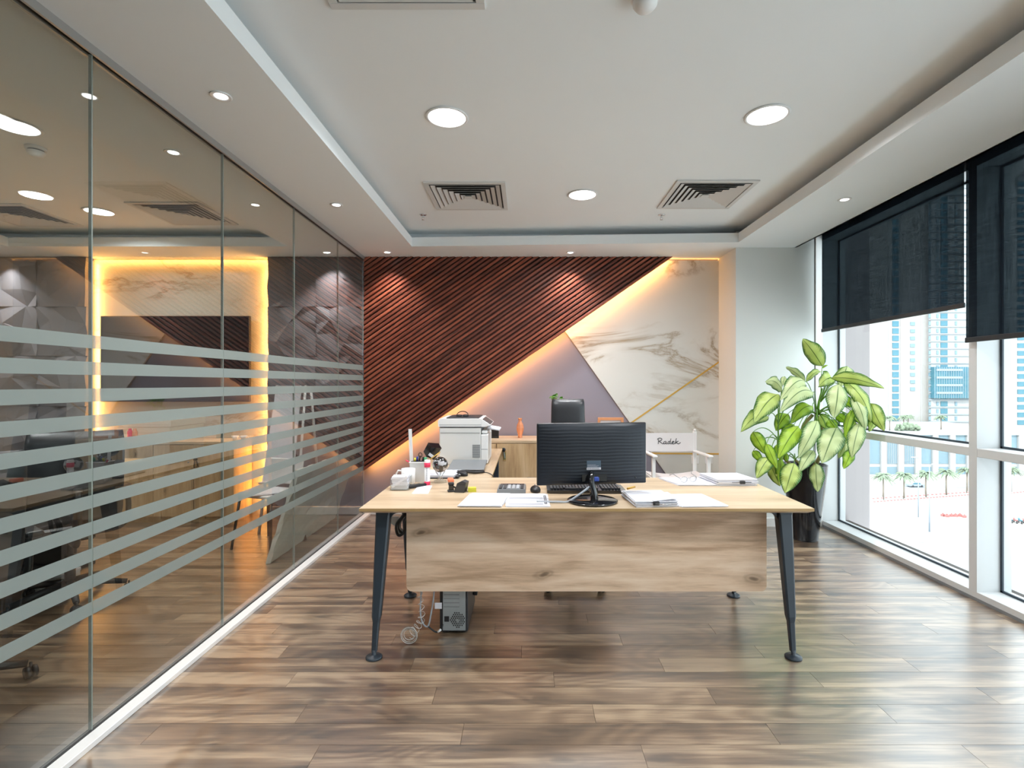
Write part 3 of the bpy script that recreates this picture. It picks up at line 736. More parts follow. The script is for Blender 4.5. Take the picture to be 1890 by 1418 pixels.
def vent(cx, cy, label, first=[None], s=0.30):
    if first[0] is None:
        r = empty('air_vent', (cx, cy, ZC)); first[0] = r
        t = MB()
        for (a, b_, c, d) in ((-s, s, -s, -s + .035), (-s, s, s - .035, s), (-s, -s + .035, -s + .035, s - .035), (s - .035, s, -s + .035, s - .035)): t.box(a, b_, c, d, -.012, 0, .002)
        local(t, 'frame', 'offwhite', r)
        local(MB().box(-s + .03, s - .03, -s + .03, s - .03, -.0015, -.0005), 'duct_opening', 'darkline', r)
        for i in range(6):
            o_ = s - .045 - i * .040; n_ = o_ - .030
            t = MB()
            if n_ < 0.02: n_ = 0.012
            for k in range(4):
                R = Matrix.Rotation(k * PI / 2, 3, 'Z'); z0, z1 = -.014 , -.003
                P_ = [R @ Vector(v) for v in ((-o_, -o_, z0), (o_, -o_, z0), (n_, -n_, z1), (-n_, -n_, z1))]
                Q_ = [p + Vector((0, 0, .0015)) for p in P_]
                t.face(P_[::-1]); t.face(Q_)
                for m_ in range(4): t.face((P_[m_], P_[(m_ + 1) % 4], Q_[(m_ + 1) % 4], Q_[m_]))
            local(t, 'louver', 'offwhite', r)
        local(MB().box(-.028, .028, -.028, .028, -.014, -.010), 'centre_plate', 'offwhite', r)
    else: r = copy_tree(first[0], None, (cx, cy, ZC))
    tag(r, label, 'air vent', 'square ceiling air vents')
vent(-0.46, 4.08, 'square four way ceiling air vent left of the round light')
vent(X(1303, 4.08) - .07 + .05, 4.05, 'square four way ceiling air vent right of the round light')
vent(-0.462, 1.73, 'square ceiling vent cut off by the top edge of the photo')
vent(-2.96, 4.50, 'square ceiling air vent beyond the glass, over the wall screen')
vent(-4.42, 4.54, 'square ceiling air vent beyond the glass at the left frame edge')
def detector(x, y, z, label, k=1.0):
    r = empty('smoke_detector', (x, y, z)); tag(r, label, 'smoke detector', 'ceiling smoke detectors')
    local(MB().lathe([(0, 0), (.055 * k, 0), (.055 * k, -.012), (.048 * k, -.018), (0, -.018)], seg=28), 'base', 'white', r)
    local(MB().lathe([(.040 * k, -.018), (.042 * k, -.026), (.0, -.026)], seg=28), 'chamber_slots', 'charcoal', r)
    local(MB().lathe([(.046 * k, -.026), (.046 * k, -.036), (.034 * k, -.052), (.012, -.060), (0, -.060)], seg=28), 'cap', 'white', r)
detector(X(1185, 2.02), 1.97, ZC, 'white dome smoke detector on the tray ceiling at the top of the photo')
detector(-3.06, 3.24, ZC, 'white smoke detector beyond the glass, under the round light')
def sprinkler(x, y, label):
    r = empty('sprinkler', (x, y, ZC)); tag(r, label, 'sprinkler', 'ceiling sprinkler heads')
    local(MB().lathe([(0, 0), (.032, 0), (.026, -.006), (.010, -.009), (0, -.009)], seg=20), 'escutcheon', 'chrome', r)
    t = MB(); t.cyl((0, 0, -.022), .007, .014, 12)
    for s_ in (-1, 1): t.tube([(s_ * .006, 0, -.018), (s_ * .012, 0, -.030), (s_ * .004, 0, -.042)], .0018, 6)
    local(t, 'frame_arms', 'chrome', r); local(MB().cyl((0, 0, -.045), .013, .002, 14), 'deflector', 'chrome', r)
sprinkler(X(781, 4.53), 4.53, 'chrome sprinkler head behind the left air vent')
sprinkler(X(1221, 4.53), 4.53, 'chrome sprinkler head behind the right air vent')
# ---------------------------------------------------------------- desk
ZD = 0.755
DX0, DX1, DY0, DY1 = -0.834, 1.425, 2.58, 3.43
desk = empty('office_desk', (0.3, 3.0, 0)); tag(desk, 'wide oak desk with slate metal legs and hanging front panel', 'desk')
def tabletop(x0, x1, y0, y1, name, mat, parent, z=ZD, nose=(1, 1, 1, 1)):
    i = .022; l, r_, f, b_ = nose
    t = MB()
    top = [(x0, y0), (x1, y0), (x1, y1), (x0, y1)]
    low = [(x0 + i * l, y0 + i * f), (x1 - i * r_, y0 + i * f), (x1 - i * r_, y1 - i * b_), (x0 + i * l, y1 - i * b_)]
    t.prism(low, .012, 'Z', z - .026, top); t.prism(top, .014, 'Z', z - .014)
    bmesh.ops.remove_doubles(t.bm, verts=t.bm.verts[:], dist=1e-5)
    o = t.build(name, [mat, 'edge'], parent)
    for p in o.data.polygons:
        if abs(p.normal.z) < .8: p.material_index = 1
    return o
tabletop(DX0, DX1, DY0, DY1, 'desktop', 'oaktop', desk)
# hanging front panel with rounded lower corners
rc = .03; px0, px1, pz0, pz1 = -0.650, 1.289, 0.256, 0.724
pts = [(px0, pz1), (px0, pz0 + rc)] + [(px0 + rc - rc * math.cos(a), pz0 + rc - rc * math.sin(a)) for a in [k * PI / 12 for k in range(1, 6)]] + [(px0 + rc, pz0), (px1 - rc, pz0)] + \
      [(px1 - rc + rc * math.sin(a), pz0 + rc - rc * math.cos(a)) for a in [k * PI / 12 for k in range(1, 6)]] + [(px1, pz0 + rc), (px1, pz1)]
MB().prism(pts, .018, 'Y', 2.80).build('front_panel', 'oak', desk)
def leg(sx, top, foot, name='leg'):
    """tapered extruded leg, slim lower post, round foot"""
    t = MB(); x0, y0, z0 = top; x1, y1, z1 = foot
    def sec(f, wx, wy, c=.008):
        cx_, cy_, cz_ = x0 + (x1 - x0) * f, y0 + (y1 - y0) * f, z0 + (z1 - z0) * f
        return [Vector((cx_ + a, cy_ + b_, cz_)) for a, b_ in ((-wx, -wy + c), (-wx + c, -wy), (wx - c, -wy), (wx, -wy + c), (wx, wy - c), (wx - c, wy), (-wx + c, wy), (-wx, wy - c))]
    S = [sec(0, .036, .034), sec(.72, .022, .022), sec(.76, .0165, .0165, .006), sec(.955, .013, .013, .005)]
    R_ = [[t.bm.verts.new(p) for p in s_] for s_ in S]
    for a, b_ in zip(R_, R_[1:]):
        for k in range(8): t.bm.faces.new((a[k], a[(k + 1) % 8], b_[(k + 1) % 8], b_[k]))
    t.bm.faces.new(R_[0][::-1]); t.bm.faces.new(R_[-1]); bmesh.ops.recalc_face_normals(t.bm, faces=t.bm.faces[:])
    o = t.build(name, 'legmetal', desk)
    MB().lathe([(0, 0), (.040, 0), (.041, .008), (.034, .013), (.013, .016), (.010, .020), (.010, .040), (0, .040)], (x1, y1, 0), 28).build('foot', 'legmetal', o)
for sx in (0, 1):
    xt, xf = ((-.752, -.768), (1.345, 1.334))[sx]
    leg(sx, (xt, 2.735, .700), (xf, 2.607, 0)); leg(sx, (xt, 3.26, .700), (xf + (.012 if sx == 0 else 0), 3.365, 0))
    MB().box(xt - .034, xt + .034, 2.70, 3.29, .690, .729, .004).build('side_rail', 'legmetal', desk)
    s_ = 1 if sx == 0 else -1
    xi = xt + s_ * .034
    # cross beam with a filleted elbow
    el = [(xi, .729), (xi + s_ * .22, .729), (xi + s_ * .22, .699)] + [(xi + s_ * (.045 - .045 * math.sin(a)), .654 + .045 * math.cos(a)) for a in [k * PI / 12 for k in range(0, 7)]]
    MB().prism(el, .03, 'Y', 2.72).build('elbow', 'legmetal', desk)
MB().box(-.70, 1.29, 3.02, 3.06, .699, .729, .003).build('cross_beam', 'legmetal', desk)
MB().box(-.70, 1.29, 2.76, 2.795, .699, .729, .003).build('cross_beam', 'legmetal', desk)

ret = empty('desk_return', (-.54, 4.1, 0)); tag(ret, 'oak side return of the desk running back beneath the printer', 'desk')
tabletop(DX0, -.236, DY1 + .003, 4.96, 'desktop', 'oakside', ret, nose=(1, 1, 0, 1))
for x, y in ((-.79, 4.85), (-.29, 4.85)):
    MB().box(x - .025, x + .025, y - .025, y + .025, .015, .729, .004).build('leg', 'legmetal', ret)
    MB().cyl((x, y, 0), .035, .015, 20).build('foot', 'legmetal', ret)
MB().box(-.80, -.27, 3.47, 3.50, .69, .729).build('cross_beam', 'legmetal', ret)

# low oak cabinet along the feature wall
def cabinet(x0, x1, y0, y1, ztop, doors, label, name='cabinet', plinth=.06, notch=True, top=.028, mat='oakdoor'):
    r = empty(name, ((x0 + x1) / 2, (y0 + y1) / 2, 0)); tag(r, label, 'cabinet')
    MB().box(x0 + .004, x1 - .004, y0 + .022, y1, plinth, ztop - top, .001).build('body', mat, r)
    MB().box(x0 - .003, x1 + .003, y0 - .003, y1, ztop - top, ztop, .002).build('top', 'oaktop', r)
    MB().box(x0 + .02, x1 - .02, y0 + .03, y1 - .02, 0, plinth).build('plinth', mat, r)
    wdt = (x1 - x0) / doors
    for i in range(doors):
        a, b_ = x0 + i * wdt + .003, x0 + (i + 1) * wdt - .003
        d_ = MB().box(a, b_, y0, y0 + .019, plinth + .004, ztop - top - .004, .0015).build('door', mat, r)
        if notch:
            hx = (a + .075) if i % 2 else (b_ - .075)
            MB().box(hx - .016, hx + .016, y0 - .0022, y0 - .0002, ztop - .20, ztop - .10, .002).build('recessed_pull', 'edge', d_)
            MB().box(hx - .012, hx + .012, y0 - .0026, y0 - .0021, ztop - .185, ztop - .115).build('painted_pull_shade', 'stem', d_)  # flat brown plate, shade inside the pull put into its colour
        else:
            for dz in (0,):
                hx = b_ - .045 if i % 2 == 0 else a + .045
                MB().cyl((hx, y0 - .006, .60), .009, .006, 14, axis='Y').build('lock', 'chrome', d_)
    return r
cabinet(-.72, .98, 5.0, 5.442, .829, 4, 'low oak cabinet with doors standing against the feature wall')
t = MB(); kx = X(932, 5.0)
t.lathe([(0, 0), (.016, 0), (.019, .004), (.019, .012), (.012, .016), (0, .016)], (kx - .012, 4.978, Z(830, 5)), 18, 'Y').box(kx - .013, kx - .010, 4.985, 5.0, .728, .734)
ko = t.build('key_fob', 'black'); tag(ko, 'black headed keys hanging in the cabinet door lock beside the printer', 'keys')
MB().prism([(kx - .016, .725), (kx - .004, .722), (kx + .004, .66), (kx - .002, .655)], .0025, 'Y', 4.986).build('key_blade', 'steel', ko)
MB().cyl((kx - .012, 4.99, .735), .006, .012, 12, axis='Y').build('lock_barrel', 'chrome', ko)
lk = MB().box(X(905, 5) - .012, X(905, 5) + .012, 4.989, 4.9985, Z(840, 5), Z(830, 5) + .004, .002).build('lock_plate', 'charcoal'); tag(lk, 'small dark lock plate on the cabinet just right of the printer', 'lock')

# ---------------------------------------------------------------- monitor
def flatsheet(x0, x1, y0, y1, z, th, rz, cx=None): pass
mon = empty('monitor', (.342, 2.735, ZD)); tag(mon, 'wide black monitor seen from its ribbed back, on a round stand', 'monitor')
mon.rotation_euler = (0, 0, 0)
local(MB().lathe([(0, 0), (.118, 0), (.131, .004), (.133, .008), (.126, .012), (.05, .018), (0, .020)], seg=48), 'stand_base', 'blackgloss', mon)
t = MB(); t.tube(smoothpath([(.012, .0, .016), (.008, .0, .045), (-.002, .01, .09), (.0, .03, .122), (.002, .055, .135)], 5), .034, 16, r2=.024, flat=.62)
local(t, 'stand_neck', 'blackgloss', mon)
yaw = math.atan2(.10, .6)
Rm = Matrix.Translation(Vector((X(1094, 2.80) - .342, .075, 0))) @ Matrix.Rotation(yaw * .85, 4, 'Z')
hw, z0, z1 = .303, Z(895, 2.80) - ZD, Z(781, 2.80) - ZD
t = MB(); s_ = MB(); s_.box(-hw, hw, .0, .022, z0, z1, .006, 2); t.join(s_, Rm); local(t, 'housing', 'black', mon)
# back shell: bulge with fine horizontal ribs
nx, nz = 24, 76
t = MB(); g = []
for j in range(nz + 1):
    row = []
    for i in range(nx + 1):
        u, v = i / nx * 2 - 1, j / nz * 2 - 1
        bul = .026 * (1 - abs(u) ** 4) * (1 - abs(v) ** 6) ** .8
        rib = 0.0007 * math.sin(j * PI / 2 + .6 * math.sin(u * 9 + v * 3)) if 0 < j < nz and 0 < i < nx else 0
        row.append(t.bm.verts.new(Rm @ Vector((u * (hw - .006), -.001 - bul - rib, z0 + .005 + (z1 - z0 - .01) * j / nz))))
    g.append(row)
for j in range(nz):
    for i in range(nx): t.bm.faces.new((g[j][i], g[j][i + 1], g[j + 1][i + 1], g[j + 1][i]))
bmesh.ops.recalc_face_normals(t.bm, faces=t.bm.faces[:]); local(t, 'ribbed_back', pm('ribbed_dark_shell', (0.010, 0.014, 0.022), 0.42, spec=0.4), mon)
t = MB(); s_ = MB(); s_.box(-hw + .012, hw - .012, .0222, .0232, z0 + .015, z1 - .012); t.join(s_, Rm); local(t, 'screen', 'screen', mon)
def onback(x0, x1, y, th, za, zb, name, mat, par=mon, bev=.001):
    t = MB(); s_ = MB(); s_.box(x0, x1, y - th, y, za, zb, bev); t.join(s_, Rm); return local(t, name, mat, par)
zc_ = lambda py: Z(py, 2.775) - ZD
onback(-.066, .070, -.022, .012, z0 + .022, z0 + .060, 'port_recess', 'blackgloss')
st = onback(-.040, .038, -.028, .002, zc_(867.5), zc_(851), 'rating_label', pm('slate_label', srgb(70, 88, 104), 0.5))
t = MB(); s_ = MB(); s_.box(-.040, .038, -.0312, -.0302, zc_(867.5), zc_(863.5))
t.join(s_, Rm); local(t, 'label_strip', 'paper', st)
t = MB()
for i in range(11):
    s_ = MB(); s_.box(-.037 + i * .0062, -.0345 + i * .0062, -.0316, -.0313, zc_(867), zc_(864)); t.join(s_, Rm)
local(t, 'barcode', 'ink', st)
t = MB()
for (a, b_, zz) in ((-.036, .010, 858.3), (-.036, .026, 860.2), (-.036, .018, 862.0)):
    s_ = MB(); s_.box(a, b_, -.0306, -.0301, zc_(zz + .5), zc_(zz)); t.join(s_, Rm)
local(t, 'label_print', 'inklight', st)
onback(-.012, .022, -.034, .022, z0 + .026, z0 + .048, 'video_plug', 'blue', bev=.003)
t = MB(); s_ = MB(); s_.cyl((.237, -.016, z0 + .034), .005, .002, 14, axis='Y'); t.join(s_, Rm); local(t, 'lock_slot', 'darkline', mon)
cbl = MB(); cp = smoothpath([(.352, 2.76, ZD + .12), (.335, 2.735, ZD + .085), (.27, 2.715, ZD + .04), (.212, 2.705, ZD + .006), (.16, 2.70, ZD + .006), (.09, 2.702, ZD + .006), (.05, 2.70, ZD + .0065)], 6)
cbl.tube(cp, .0055, 8).tube([p + Vector((0, .012, 0)) for p in cp], .0035, 8)
co = cbl.build('monitor_cable', 'cable'); tag(co, 'grey cable running from the monitor back down across the desk', 'cable')

# ---------------------------------------------------------------- papers and small things on the desk
def stack(x, y, w_, d_, h_, rz, label, n=6, seed=1, skew=.008, group=None, cat='papers', name='paper_stack', z=ZD, shear=0.0):
    """sheaf: sheets as separate leaves, slightly out of line"""
    r = empty(name, (x, y, z + .0005), rz); tag(r, label, cat, group); rnd = random.Random(seed)
    for i in range(n):
        za, zb = h_ * i / n, h_ * (i + .93) / n; dx, dy, a = rnd.uniform(-skew, skew), rnd.uniform(-skew, skew), rnd.uniform(-.02, .02)
        t = MB(); s_ = MB(); s_.box(-w_ / 2, w_ / 2, -d_ / 2, d_ / 2, za, zb)
        for v in s_.bm.verts: v.co.x += shear * v.co.y
        t.join(s_, Matrix.Translation((dx, dy, 0)) @ Matrix.Rotation(a, 4, 'Z')); local(t, 'sheet', 'paper', r)
    return r
def dk(px, py, z=ZD): 
    Y = (H - z) * F / (py - CY); return X(px, Y), Y
p = stack(-.222, 2.752, .214, .292, .010, -.02, 'sheaf of white paper at the front left of the desk, left of the ruled sheet', 4, 2, shear=.10)
t = MB()
for i in range(4): t.lathe([(.008, 0), (.0087, .0003), (.009, 0)], (.02 + i * .013, .085, .0102), 14)
local(t, 'faint_stamp', 'inklight', p)
p = stack(.004, 2.752, .218, .292, .006, .0, 'ruled invoice sheet with a black bar, next to the monitor cable', 3, 3, shear=-.03)
t = MB()
for i in range(9): t.box(-.10, .078, .11 - i * .028, .112 - i * .028, .0062, .0065)
for i in (3, 8): t.box(-.10, .078, .112 - i * .028, .128 - i * .028, .0062, .0064)
local(t, 'ruled_lines', 'inklight', p); local(MB().box(.085, .098, -.10, .10, .0062, .0066), 'black_bar', 'ink', p)
t = MB()
for i in range(12): t.box(.088, .094, -.09 + i * .015, -.082 + i * .015, .0066, .0069)
local(t, 'bar_lettering', 'paper', p)
p = stack(.640, 2.745, .215, .275, .030, .07, 'thick paper stack with a black clip, right of the monitor stand', 9, 5, .006)
local(MB().box(-.02, .012, -.147, -.120, .010, .030, .002), 'binder_clip', 'black', p); local(MB().tube([(-.014, -.145, .02), (.03, -.152, .016), (.075, -.150, .018)], .0015, 6), 'clip_wire', 'chrome', p)
t = MB(); s_ = MB(); s_.box(-.05, .11, -.135, .02, 0, .0015)
t.join(s_, Matrix.Translation((0, 0, .030)) @ Matrix.Rotation(-.10, 4, 'Y')); local(t, 'lifted_sheet', 'paper', p)
stack(.868, 2.755, .235, .290, .006, .06, 'thin paper sheaf at the front right, beyond the clipped stack', 3, 8, shear=-.08)
stack(1.035, 3.275, .30, .235, .008, .0, 'paper sheaf under the spectacles at the back right of the desk', 3, 9, shear=-.28)
p = stack(1.255, 3.27, .245, .235, .040, .02, 'thick paper stack with a binder clip at the right end of the desk', 8, 10, .009, shear=-.10)
local(MB().box(.03, .062, -.130, -.10, .012, .030, .003), 'binder_clip', 'black', p)
local(MB().box(-.02, .10, -.128, -.05, .0205, .023, .001), 'painted_gap_shade', 'ink', p)  # solid dark slab painting the shade between the sheets
t = MB()
for a in (-.05, -.03): t.box(a, a + .012, .03, .04, .0402, .0405)
local(t, 'small_print', 'inklight', p)
# spectacles
g = empty('spectacles', (1.0, 3.22, ZD + .009)); tag(g, 'thin metal spectacles lying on the paper sheaf with temples raised', 'glasses')
t = MB()
for cx_ in (-.033, .033): t.tube([(cx_ + .025 * math.cos(a), 0, .019 + .017 * math.sin(a)) for a in [k * PI / 8 for k in range(16)]], .0009, 6, closed=True)
t.tube([(-.009, 0, .024), (0, -.002, .027), (.009, 0, .024)], .0014, 6); local(t, 'frame', 'grey', g)
local(MB().tube([(-.058, 0, .022), (-.064, .01, .030), (-.066, .07, .044), (-.062, .11, .03)], .0016, 6), 'temple', 'grey', g)
local(MB().tube([(.058, 0, .022), (.066, .01, .028), (.072, .07, .040), (.10, .10, .05)], .0016, 6), 'temple', 'grey', g)
t = MB()
for cx_ in (-.033, .033): t.lathe([(0, 0), (.022, 0), (.022, .0006), (0, .0006)], (cx_, 0, .019), 20, 'Y')
local(t, 'lens', 'clear', g); g.rotation_euler = (0, 0, .35)
# keyboard
kb = empty('keyboard', (.335, 3.03, ZD)); tag(kb, 'black keyboard lying behind the monitor stand', 'keyboard')
t = MB(); t.prism([(-.222, -.088), (-.205, -.105), (.205, -.105), (.222, -.088), (.222, .07), (.205, .085), (-.205, .085), (-.222, .07)], .016, 'Z', 0.002); local(t, 'case', 'blackgloss', kb)
local(MB().box(-.20, .20, .085, .104, 0.002, .024, .006, 2), 'rear_edge', 'black', kb)
kme = MB().box(-.0072, .0072, -.0072, .0072, 0, .009, .0015).mesh('key', 'charcoal')
for r_ in range(6):
    for c in range(22):
        if c in (15,) or (r_ in (1, 0) and c in (4, 5, 6, 7) and r_ == 0): continue
        inst('key', kme, kb, (-.195 + c * .0183, -.062 + r_ * .0215 * .93, .0175))
local(MB().box(-.118, -.045, -.069, -.055, .0175, .026, .0015), 'space_bar', 'charcoal', kb)
# mouse and calculator
def mouse(x, y, rz, label, mat2='black'):
    r = empty('computer_mouse', (x, y, ZD), rz); tag(r, label, 'mouse', 'computer mice')
    t = MB(); t.sphere((0, 0, .010), .03, 24, (1.0, 1.7, .85)); 
    for v in t.bm.verts: v.co.z = max(v.co.z, .0012)
    local(t, 'shell', mat2, r, smooth=60); local(MB().box(-.0006, .0006, .01, .046, .029, .0325), 'button_split', 'darkline', r); t = MB(); t.lathe([(0, -.004), (.009, -.004), (.009, .004), (0, .004)], (0, .030, .027), 16, 'X'); local(t, 'scroll_wheel', 'grey', r)
    return r
mouse(.047, 2.985, .08, 'black mouse between the calculator and the keyboard')
m2 = mouse(-.44, 3.50, .9, 'black mouse with a silver stripe on the desk return')
local(MB().tube([(-.028, -.02, .012), (-.029, .01, .016), (-.022, .04, .014)], .0028, 8), 'silver_stripe', 'chrome', m2)
ca = empty('calculator', (-.089, 3.02, ZD), -.02); tag(ca, 'grey desk calculator with pale and dark keys behind the papers', 'calculator')
t = MB(); t.prism([(-.082, -.085), (.082, -.085), (.082, .085), (-.082, .085)], .022, 'Z', .0, [(-.078, -.078), (.078, -.078), (.078, .08), (-.078, .08)]); local(t, 'case', 'grey', ca)
ka = MB().box(-.0085, .0085, -.007, .007, 0, .006, .001).mesh('key', 'keys'); kd = MB().box(-.0085, .0085, -.007, .007, 0, .006, .001).mesh('key', 'charcoal')
for r_ in range(5):
    for c in range(6): inst('key', kd if c in (0, 1, 5) else ka, ca, (-.062 + c * .0245, -.06 + r_ * .021, .022))
local(MB().box(-.07, .07, .048, .074, .022, .026, .002), 'display', 'screen', ca)
# things on the left
x, y = dk(741, 906)
mb_ = empty('memo_box', (-.742, 3.06, ZD), .05); tag(mb_, 'clear acrylic memo box full of note paper in front of the mug', 'memo box')
t = MB(); t.box(-.055, .055, -.05, .05, 0, .004).box(-.055, -.052, -.05, .05, .004, .075).box(.052, .055, -.05, .05, .004, .075).box(-.052, .052, .047, .05, .004, .075); local(t, 'tray', 'clear', mb_)
t = MB(); t.box(-.055, .055, -.05, -.047, .004, .030); local(t, 'front_wall', 'clear', mb_)
rnd = random.Random(4)
for i in range(8):
    t = MB(); s_ = MB(); s_.box(-.045, .045, -.043, .043, 0, .0085); t.join(s_, Matrix.Translation((rnd.uniform(-.004, .004), 0, .005 + i * .0092)) @ Matrix.Rotation(rnd.uniform(-.07, .07), 4, 'Z')); local(t, 'note_block', 'paper', mb_)
t = MB(); s_ = MB(); s_.box(-.052, .052, -.007, .007, -.001, .001); t.join(s_, Matrix.Translation((0, -.047, .05)) @ Matrix.Rotation(-.6, 4, 'Y') @ Matrix.Rotation(PI / 2, 4, 'X')); local(t, 'paper_slip', 'paper', mb_)
mg = empty('mug', (-.735, 3.215, ZD)); tag(mg, 'plain white mug with its handle to the left, behind the memo box', 'mug')
local(MB().lathe([(0, 0), (.034, 0), (.041, .006), (.042, .095), (.039, .095), (.038, .008), (0, .008)], seg=32), 'cup', 'white', mg)
local(MB().tube([(-.040, 0, .080), (-.062, 0, .082), (-.074, 0, .062), (-.070, 0, .036), (-.052, 0, .022), (-.040, 0, .024)], .0055, 10), 'handle', 'white', mg)
pc = empty('pen_cup', (-.682, 3.30, ZD)); tag(pc, 'pale grey pen cup crowded with pens beside the mug', 'pen cup')
t = MB(); t.prism([(-.045, -.032), (.045, -.032), (.045, .032), (-.045, .032)], .122, 'Z', 0, [(-.056, -.040), (.056, -.040), (.056, .040), (-.056, .040)]); local(t, 'cup', 'offwhite', pc)
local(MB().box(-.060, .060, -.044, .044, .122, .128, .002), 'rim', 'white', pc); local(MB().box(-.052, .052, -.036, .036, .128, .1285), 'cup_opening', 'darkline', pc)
def penlike(name, base, tip, r, mat, label, cap=None):
    o = MB().tube([base, tip], r, 8).build(name, mat); tag(o, label, 'pen' if name != 'ruler' else 'ruler', 'pens in the cup' if name != 'ruler' else None)
    if cap:
        b_, tt = Vector(base), Vector(tip); MB().tube([tt + (b_ - tt) * .3, tt + (tt - b_).normalized() * .002], r * 1.25, 8).build('cap', cap, o)
bz = ZD + .1275
bx = -.682
penlike('pen', (bx - .030, 3.29, bz), (bx - .026, 3.285, bz + .022), .006, 'yellow', 'short yellow pen at the left of the pen cup')
penlike('pen', (bx - .016, 3.30, bz), (bx - .012, 3.29, bz + .030), .006, 'blue', 'blue pen sticking up in the pen cup')
penlike('pen', (bx - .006, 3.31, bz), (bx + .004, 3.30, bz + .034), .0045, 'black', 'black pen leaning in the middle of the pen cup')
penlike('marker', (bx + .036, 3.29, bz), (bx + .040, 3.29, bz + .026), .010, 'green', 'thick green marker at the right of the pen cup')
penlike('pen', (bx + .018, 3.315, bz), (bx + .022, 3.31, bz + .024), .006, 'blackgloss', 'black marker beside the green one in the pen cup')
penlike('pen', (bx + .050, 3.30, bz), (bx + .125, 3.33, bz + .055), .0035, 'gold', 'slim gold pen leaning far out to the right of the cup')
sc = MB().tube([(bx + .004 + .011 * math.cos(a), 3.30, bz + .040 + .014 * math.sin(a)) for a in [k * PI / 7 for k in range(14)]], .0028, 8, closed=True).tube([(bx + .002, 3.30, bz + .026), (bx, 3.30, bz)], .003, 6).build('scissors', 'black'); tag(sc, 'black handled scissors with a loop rising from the pen cup', 'scissors')
ru = MB().box(-.011, .011, -.0015, .0015, 0, .205, .0008).build('ruler', 'white'); ru.location = (bx - .052, 3.30, bz); ru.rotation_euler = (0, -.045, 0); tag(ru, 'tall white plastic ruler standing upright in the pen cup', 'ruler')
rc_ = MB().tube([(bx - .062, 3.27, bz), (bx - .078, 3.26, bz + .012)], .004, 6).build('pen', 'pinkred'); tag(rc_, 'dark red pen tip poking over the left rim of the cup', 'pen', 'pens in the cup')
ph = MB().box(-.022, .022, -.075, .075, 0, .016, .006, 2).build('handset', 'black'); ph.location = (-.655, 3.13, ZD + .0005); ph.rotation_euler = (0, 0, -.75); tag(ph, 'small black handset lying in front of the pen cup', 'handset')
MB().box(-.016, .016, .01, .06, .0162, .0168).build('screen', 'screen', None).parent = ph
gs = empty('glue_stick', (-.608, 3.165, ZD)); tag(gs, 'upright white glue stick with pink red bands', 'glue stick')
local(MB().lathe([(0, 0), (.0165, 0), (.0165, .006), (.0165, .112), (0, .112)], seg=24), 'tube', 'white', gs)
local(MB().lathe([(.017, .004), (.0172, .004), (.0172, .026), (.017, .026)], seg=24), 'lower_band', 'pinkred', gs)
local(MB().lathe([(.0175, .110), (.0180, .112), (.0180, .152), (.0165, .156), (0, .156)], seg=24), 'cap', 'white', gs)
local(MB().lathe([(.0182, .112), (.0184, .112), (.0184, .140), (.0182, .140)], seg=24), 'upper_band', 'pinkred', gs)
t = MB()
for k in range(9): t.box(-.004, .004, -.0172, -.0168, .034 + k * .0085, .038 + k * .0085)
local(t, 'print', 'inklight', gs)
bc = MB().prism([dk(760, 912), dk(790, 912), dk(798, 897), dk(772, 897)], .0016, 'Z', ZD + .0004).build('card', 'paper'); tag(bc, 'blank white card lying on the desk before the glue stick', 'card')
# globe on glass stand
gl = empty('crystal_globe', (-.545, 3.26, ZD)); tag(gl, 'dark glossy glass globe on a clear stand', 'globe')
gm, nt_, b_ = newmat('globe_glass')
tc = N(nt_, 'ShaderNodeTexCoord'); nz = N(nt_, 'ShaderNodeTexNoise'); nz.inputs['Scale'].default_value = 26; nz.inputs['Detail'].default_value = 3; nt_.links.new(tc.outputs['Object'], nz.inputs['Vector'])
cr = ramp(nt_, [(.52, (0.006, 0.006, 0.007, 1)), (.56, (0.42, 0.42, 0.44, 1))]); nt_.links.new(nz.outputs['Fac'], cr.inputs['Fac']); nt_.links.new(cr.outputs['Color'], b_.inputs['Base Color'])
b_.inputs['Roughness'].default_value = .06; b_.inputs['Coat Weight'].default_value = 1; b_.inputs['Specular IOR Level'].default_value = .8
local(MB().sphere((0, 0, .113), .049, 32), 'sphere', gm, gl)
t = MB()
for a in (0, PI / 2, PI, 3 * PI / 2): t.tube([(.018 * math.cos(a), .018 * math.sin(a), .018), (.006 * math.cos(a), .006 * math.sin(a), .034), (.030 * math.cos(a), .030 * math.sin(a), .072)], .0028, 6)
local(t, 'claw', 'chrome', gl); local(MB().lathe([(0, 0), (.038, 0), (.038, .012), (.022, .018), (0, .018)], seg=28), 'stand', 'clear', gl)
# little lamp with an angular hood
dl = empty('desk_lamp', (-.70, 3.42, ZD)); tag(dl, 'small black desk lamp with an angular hood tilted over a thin stem', 'lamp')
local(MB().box(-.03, .03, -.03, .03, 0, .012, .003), 'base', 'black', dl)
local(MB().tube([(0, 0, .012), (.02, 0, .06), (.050, 0, .125)], .0042, 8), 'stem', 'black', dl)
t = MB(); s_ = MB(); s_.prism([(-.030, -.028), (.030, -.022), (.024, .070), (-.040, .040)], .085, 'Y', -.042)
t.join(s_, Matrix.Translation((.068, 0, .165)) @ Matrix.Rotation(.62, 4, 'Y') @ Matrix.Rotation(.5, 4, 'Z')); local(t, 'hood', 'blackgloss', dl)
t = MB(); s_ = MB(); s_.box(-.02, .014, -.004, 0, -.004, .014); t.join(s_, Matrix.Translation((.078, -.055, .15)) @ Matrix.Rotation(.62, 4, 'Y')); local(t, 'label', 'paper', dl)
